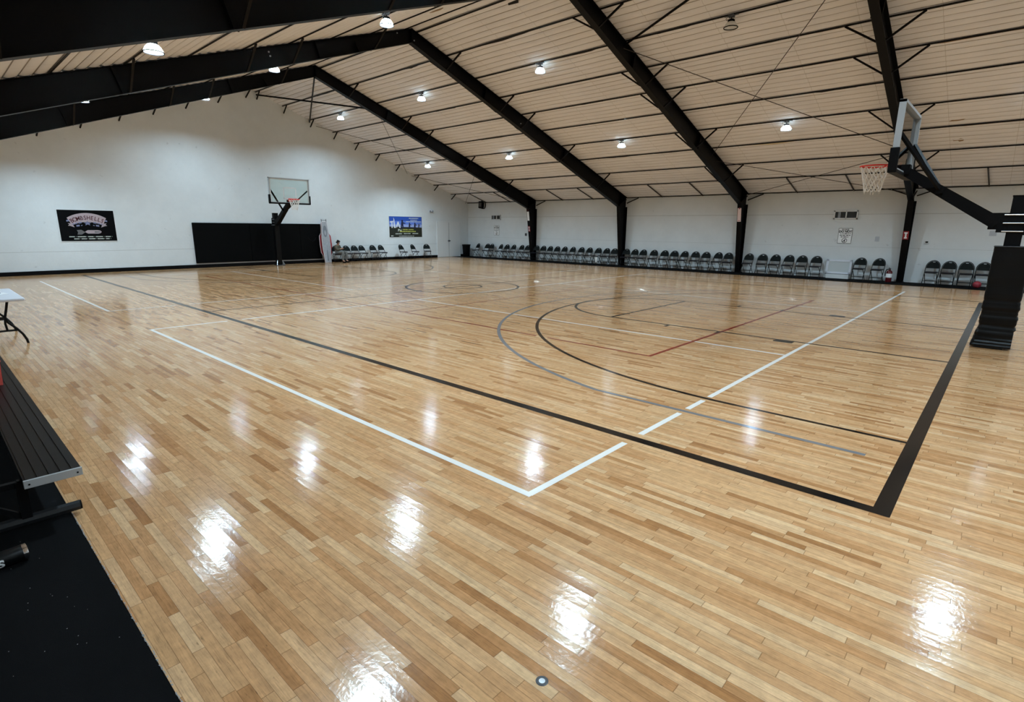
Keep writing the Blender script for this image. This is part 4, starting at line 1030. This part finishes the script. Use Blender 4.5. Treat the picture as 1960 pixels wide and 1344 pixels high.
# framed panel leaning on the wall
t = thing('framed_panel', 'white framed glossy panel standing on the carpet between folding chairs', 'panel', (67.1,15.05,0.62), rot=(0,0.1,0))
b = MB()
for u0,v0,u1,v1 in ((-1.45,0,1.45,.24),(-1.45,1.58,1.45,1.82),(-1.45,0,-1.2,1.82),(1.2,0,1.45,1.82)): b.box((0,(u0+u1)/2,(v0+v1)/2),(0.12,u1-u0,v1-v0))
b.build('frame', M['plastic_w'], t)
M['pane'] = mat('glossy_pane', (200,206,208), 0.08); MB().box((0.0,0,0.91),(0.04,2.45,1.4)).build('pane', M['pane'], t)
MB().box((-0.02,0,-0.03),(0.16,2.9,0.07)).build('bottom_strip', M['black'], t)
b = MB(); b.box((67.15,15.05,0.31),(0.5,2.6,0.54)); tag(b.build('low_ledge', M['white']), 'low white ledge under the framed panel', 'ledge')
# fire extinguisher
t = thing('fire_extinguisher', 'red fire extinguisher with white label standing by the hoop side column', 'fire extinguisher', (66.2,9.35,0.04))
MB().lathe([(0,0),(.3,0),(.32,.05),(.32,1.15),(.26,1.32),(.1,1.42),(.1,1.5),(0,1.5)],24).build('cylinder', M['extred'], t)
MB().lathe([(.325,.55),(.325,1.02)],24).build('label', M['paper'], t, fix=False)
b = MB(); b.box((0,0,1.58),(.16,.2,.16)); b.tube([(0,.0,1.62),(-.3,0.05,1.75)],.03,6); b.tube([(0,0,1.55),(-.32,0.02,1.62)],.03,6); b.build('valve', M['darkgrey'], t)
MB().tube([(0,.08,1.55),(0,.3,1.5),(0,.42,1.2),(0,.4,.7)],.05,8).build('hose', M['black'], t)
# red ball
b = MB(); n = 20; bs = bmesh.new(); bmesh.ops.create_uvsphere(bs, u_segments=28, v_segments=18, radius=0.38); bs.verts.index_update()
b.add([v.co.copy() for v in bs.verts], [[v.index for v in f.verts] for f in bs.faces], True); bs.free()
t = thing('ball', 'red ball lying on the carpet in front of a folding chair by the near hoop', 'ball', (65.0,1.0,0.42)); b.build('shell', M['basket'], t)
b = MB(); b.tube([(.38*math.cos(a*PI/12),.38*math.sin(a*PI/12),0) for a in range(24)],.008,5,closed=True); b.tube([(0,.38*math.cos(a*PI/12),.38*math.sin(a*PI/12)) for a in range(24)],.008,5,closed=True); b.build('seam', M['black'], t)

# signs on the column flanges
def fly(z): return 66.7-1.4*z/9.9-0.05
def colsign(X, z0, z1, w, m, nm, lab, mark):
    t = thing(nm, lab, 'sign', (0,X,0)); zc = (z0+z1)/2; an = math.atan(1.4/9.9)
    MB().box((fly(zc)-.01,0,zc),(0.02,w,z1-z0),rot=(0,-an,0)).build('plate', M[m], t)
    b = MB()
    for dz, ww, hh in mark: b.box((fly(zc+dz)-.026,0,zc+dz),(0.006,ww,hh),rot=(0,-an,0))
    b.build('print', M['white'] if m == 'signred' else M['signred'], t)
colsign(FRAMES[3], 5.15,6.1,.56,'signred','extinguisher_sign','red extinguisher sign with pale symbol on the column behind the near hoop',[(.28,.34,.16),(0,.16,.4),(-.28,.28,.16)])
colsign(FRAMES[0], 5.4,6.4,.5,'signred','extinguisher_sign','red extinguisher sign on the first column near the far corner',[(.3,.3,.16),(0,.14,.4),(-.3,.26,.16)])
colsign(FRAMES[2], 7.2,9.2,.5,'signpink','column_strip','tall pale pink notice strip high on the third column',[(.8,.12,.2),(-.85,.3,.06)])
colsign(FRAMES[0], 7.4,9.4,.5,'paper','column_strip','tall white notice strip high on the first column',[(.85,.3,.03)])

# ------------------------------------------------------------------ folding table at left
t = thing('folding_table', 'white folding table with black curved legs at the left edge', 'table', (-11.45,38.7,0))
MB().box((0,0,2.36),(2.5,6.1,0.15),bev=0.05).build('tabletop', M['plastic_w'], t)
for e in (-1,1):
    X = e*2.35
    for s in (-1,1):
        l = MB(); l.tube([(s*.62,X,2.28),(s*.52,X,1.85),(s*.42,X,1.45),(s*.5,X,1.15),(s*.78,X,.82),(s*.98,X,.5),(s*1.09,X,.2),(s*1.12,X,0.0)],0.055,8)
        l.tube([(s*.42,X,1.45),(s*.38,X,1.1),(s*.42,X,.72)],0.05,8); l.build('leg', M['chairframe'], t)
    c = MB(); c.tube([(-.44,X,1.42),(.44,X,1.42)],.05,8); c.tube([(-.82,X,.74),(.82,X,.74)],.05,8); c.build('crossbar', M['chairframe'], t)
    MB().tube([(0,X,1.42),(0,e*0.7,2.26)],.035,8).build('brace', M['chairframe'], t)
    MB().tube([(-.62,X,2.28),(.62,X,2.28)],.045,8).build('top_bar', M['chairframe'], t)
tag(MB().box((-11.0,38.6,2.445),(0.75,0.95,0.012),rot=(0,0,.15)).build('paper_sheet', M['paper']), 'white sheet of paper on the folding table', 'paper')
tag(MB().tube([(-11.2,38.3,2.47),(-10.85,38.75,2.47)],.018,6).build('pen', M['signblack']), 'dark pen lying on the paper on the folding table', 'pen')

# ------------------------------------------------------------------ bleacher
t = thing('bleacher', 'low black bleacher bench with metal end cap at the left edge', 'bleacher', (-12.5,12.6,0.04))
def plank(y0, y1, z, nm='seat_plank'):
    b = MB(); w = y1-y0
    b.box(((y0+y1)/2+12.5, 7.5, z-.09),(w,15.0,.14))
    n = 5
    for i in range(n): b.box((y0+12.5+w*(i+.5)/n, 7.5, z-.012),(w/n*.62,15.0,.02))
    M.setdefault('plank', mat('black_anodized_plank', (9,9,11), 0.42, spec=0.16, noise=0.15, nscale=5))
    b.build(nm, M['plank'], t)
    c = MB(); c.box(((y0+y1)/2+12.5,-0.03,z-.085),(w+.02,.06,.17),bev=.008)
    ec = c.build('end_cap', M['alu_end'], t)
    rv = MB()
    for q in (.08,.92): rv.lathe([(0,-.005),(.018,-.005),(.018,.004),(0,.004)],8,(y0+12.5+w*q,-.064,z-.09),'y')
    rv.build('rivet', M['black'], ec)
plank(-12.97,-12.05,1.12); plank(-14.9,-13.98,1.95)
for X in (0.35,7.5,14.6):
    b = MB(); b.tube([(.36,X,.14),(-4.6,X,.14)],.11,8); M.setdefault('rail', mat('rail_grey', (30,31,33), 0.5, spec=0.3)); b.build('base_rail', M['rail'], t)
    b = MB()
    b.tube([(-.5,X,.2),(-.5,X,1.0)],.085,square=True); b.tube([(.4,X,.97),(-.55,X,.97)],.06,square=True); b.tube([(-.5,X,.95),(-2.4,X,.95)],.06,square=True)
    b.tube([(-2.4,X,.2),(-2.4,X,1.8)],.085,square=True); b.tube([(-1.4,X,1.8),(-2.5,X,1.8)],.06,square=True); b.tube([(-.5,X,.2),(-2.4,X,1.7)],.05,square=True)
    b.build('support_frame', M['black'], t)
    MB().lathe([(0,.0),(.1,.0),(.1,.03),(0,.03)],12,(.36,X,.14),'x').build('rail_cap', M['black'], t)
t = thing('plastic_bin', 'red plastic bin standing on the bleacher seat at the left edge', 'bin', (-12.66,21.9,1.165))
MB().lathe([(0,0),(.3,0),(.34,.75),(.3,.75),(.27,.04),(0,.04)],4,a0=PI/4).build('tub', M['redbin'], t); MB().box((0,0,.77),(.52,.52,.05),bev=.01).build('lid', M['redbin'], t)
# bottle lying on the mat
t = thing('drink_bottle', 'black drink bottle with chrome base lying on the black carpet, white letter on its side', 'bottle', (-13.45,11.45,0.195), rot=(0,0,0.12))
MB().lathe([(0,-.65),(.1,-.65),(.13,-.55),(.15,-.5),(.15,.2),(.148,.21)],28,axis='x').build('body', M['vinyl'], t)
MB().lathe([(.15,.2),(.155,.21),(.155,.27),(.13,.28),(.12,.25),(.05,.25),(0,.25)],28,axis='x').build('base_ring', M['chrome'], t)
b = MB()
def bf(u, v, w):
    a = -PI/2+0.25+v/.152; return (u, .153*math.cos(a)*1.0, .153*math.sin(a)*-1.0) if False else (u, -.153*math.cos(v/.152-.35), .153*math.sin(v/.152-.35)+0)
text_mb(b, 'S', .2, lambda u,v,w: bf(u-.12,v+.03,w), bold=.008); text_mb(b, 'U', .2, lambda u,v,w: bf(u-.27,v+.03,w), bold=.008)
b.build('lettering', M['white'], t, fix=False)
# floor anchor plate and debris
t = thing('floor_anchor', 'small round metal floor anchor plate set in the boards in the foreground', 'floor plate', (-8.77,2.66,0))
MB().lathe([(0.045,.004),(.07,.006),(.085,.004),(.09,.0)],24).build('ring', M['darkgrey'], t, fix=False); MB().lathe([(0,.003),(.045,.004)],20).build('cap', M['alu'], t, fix=False)
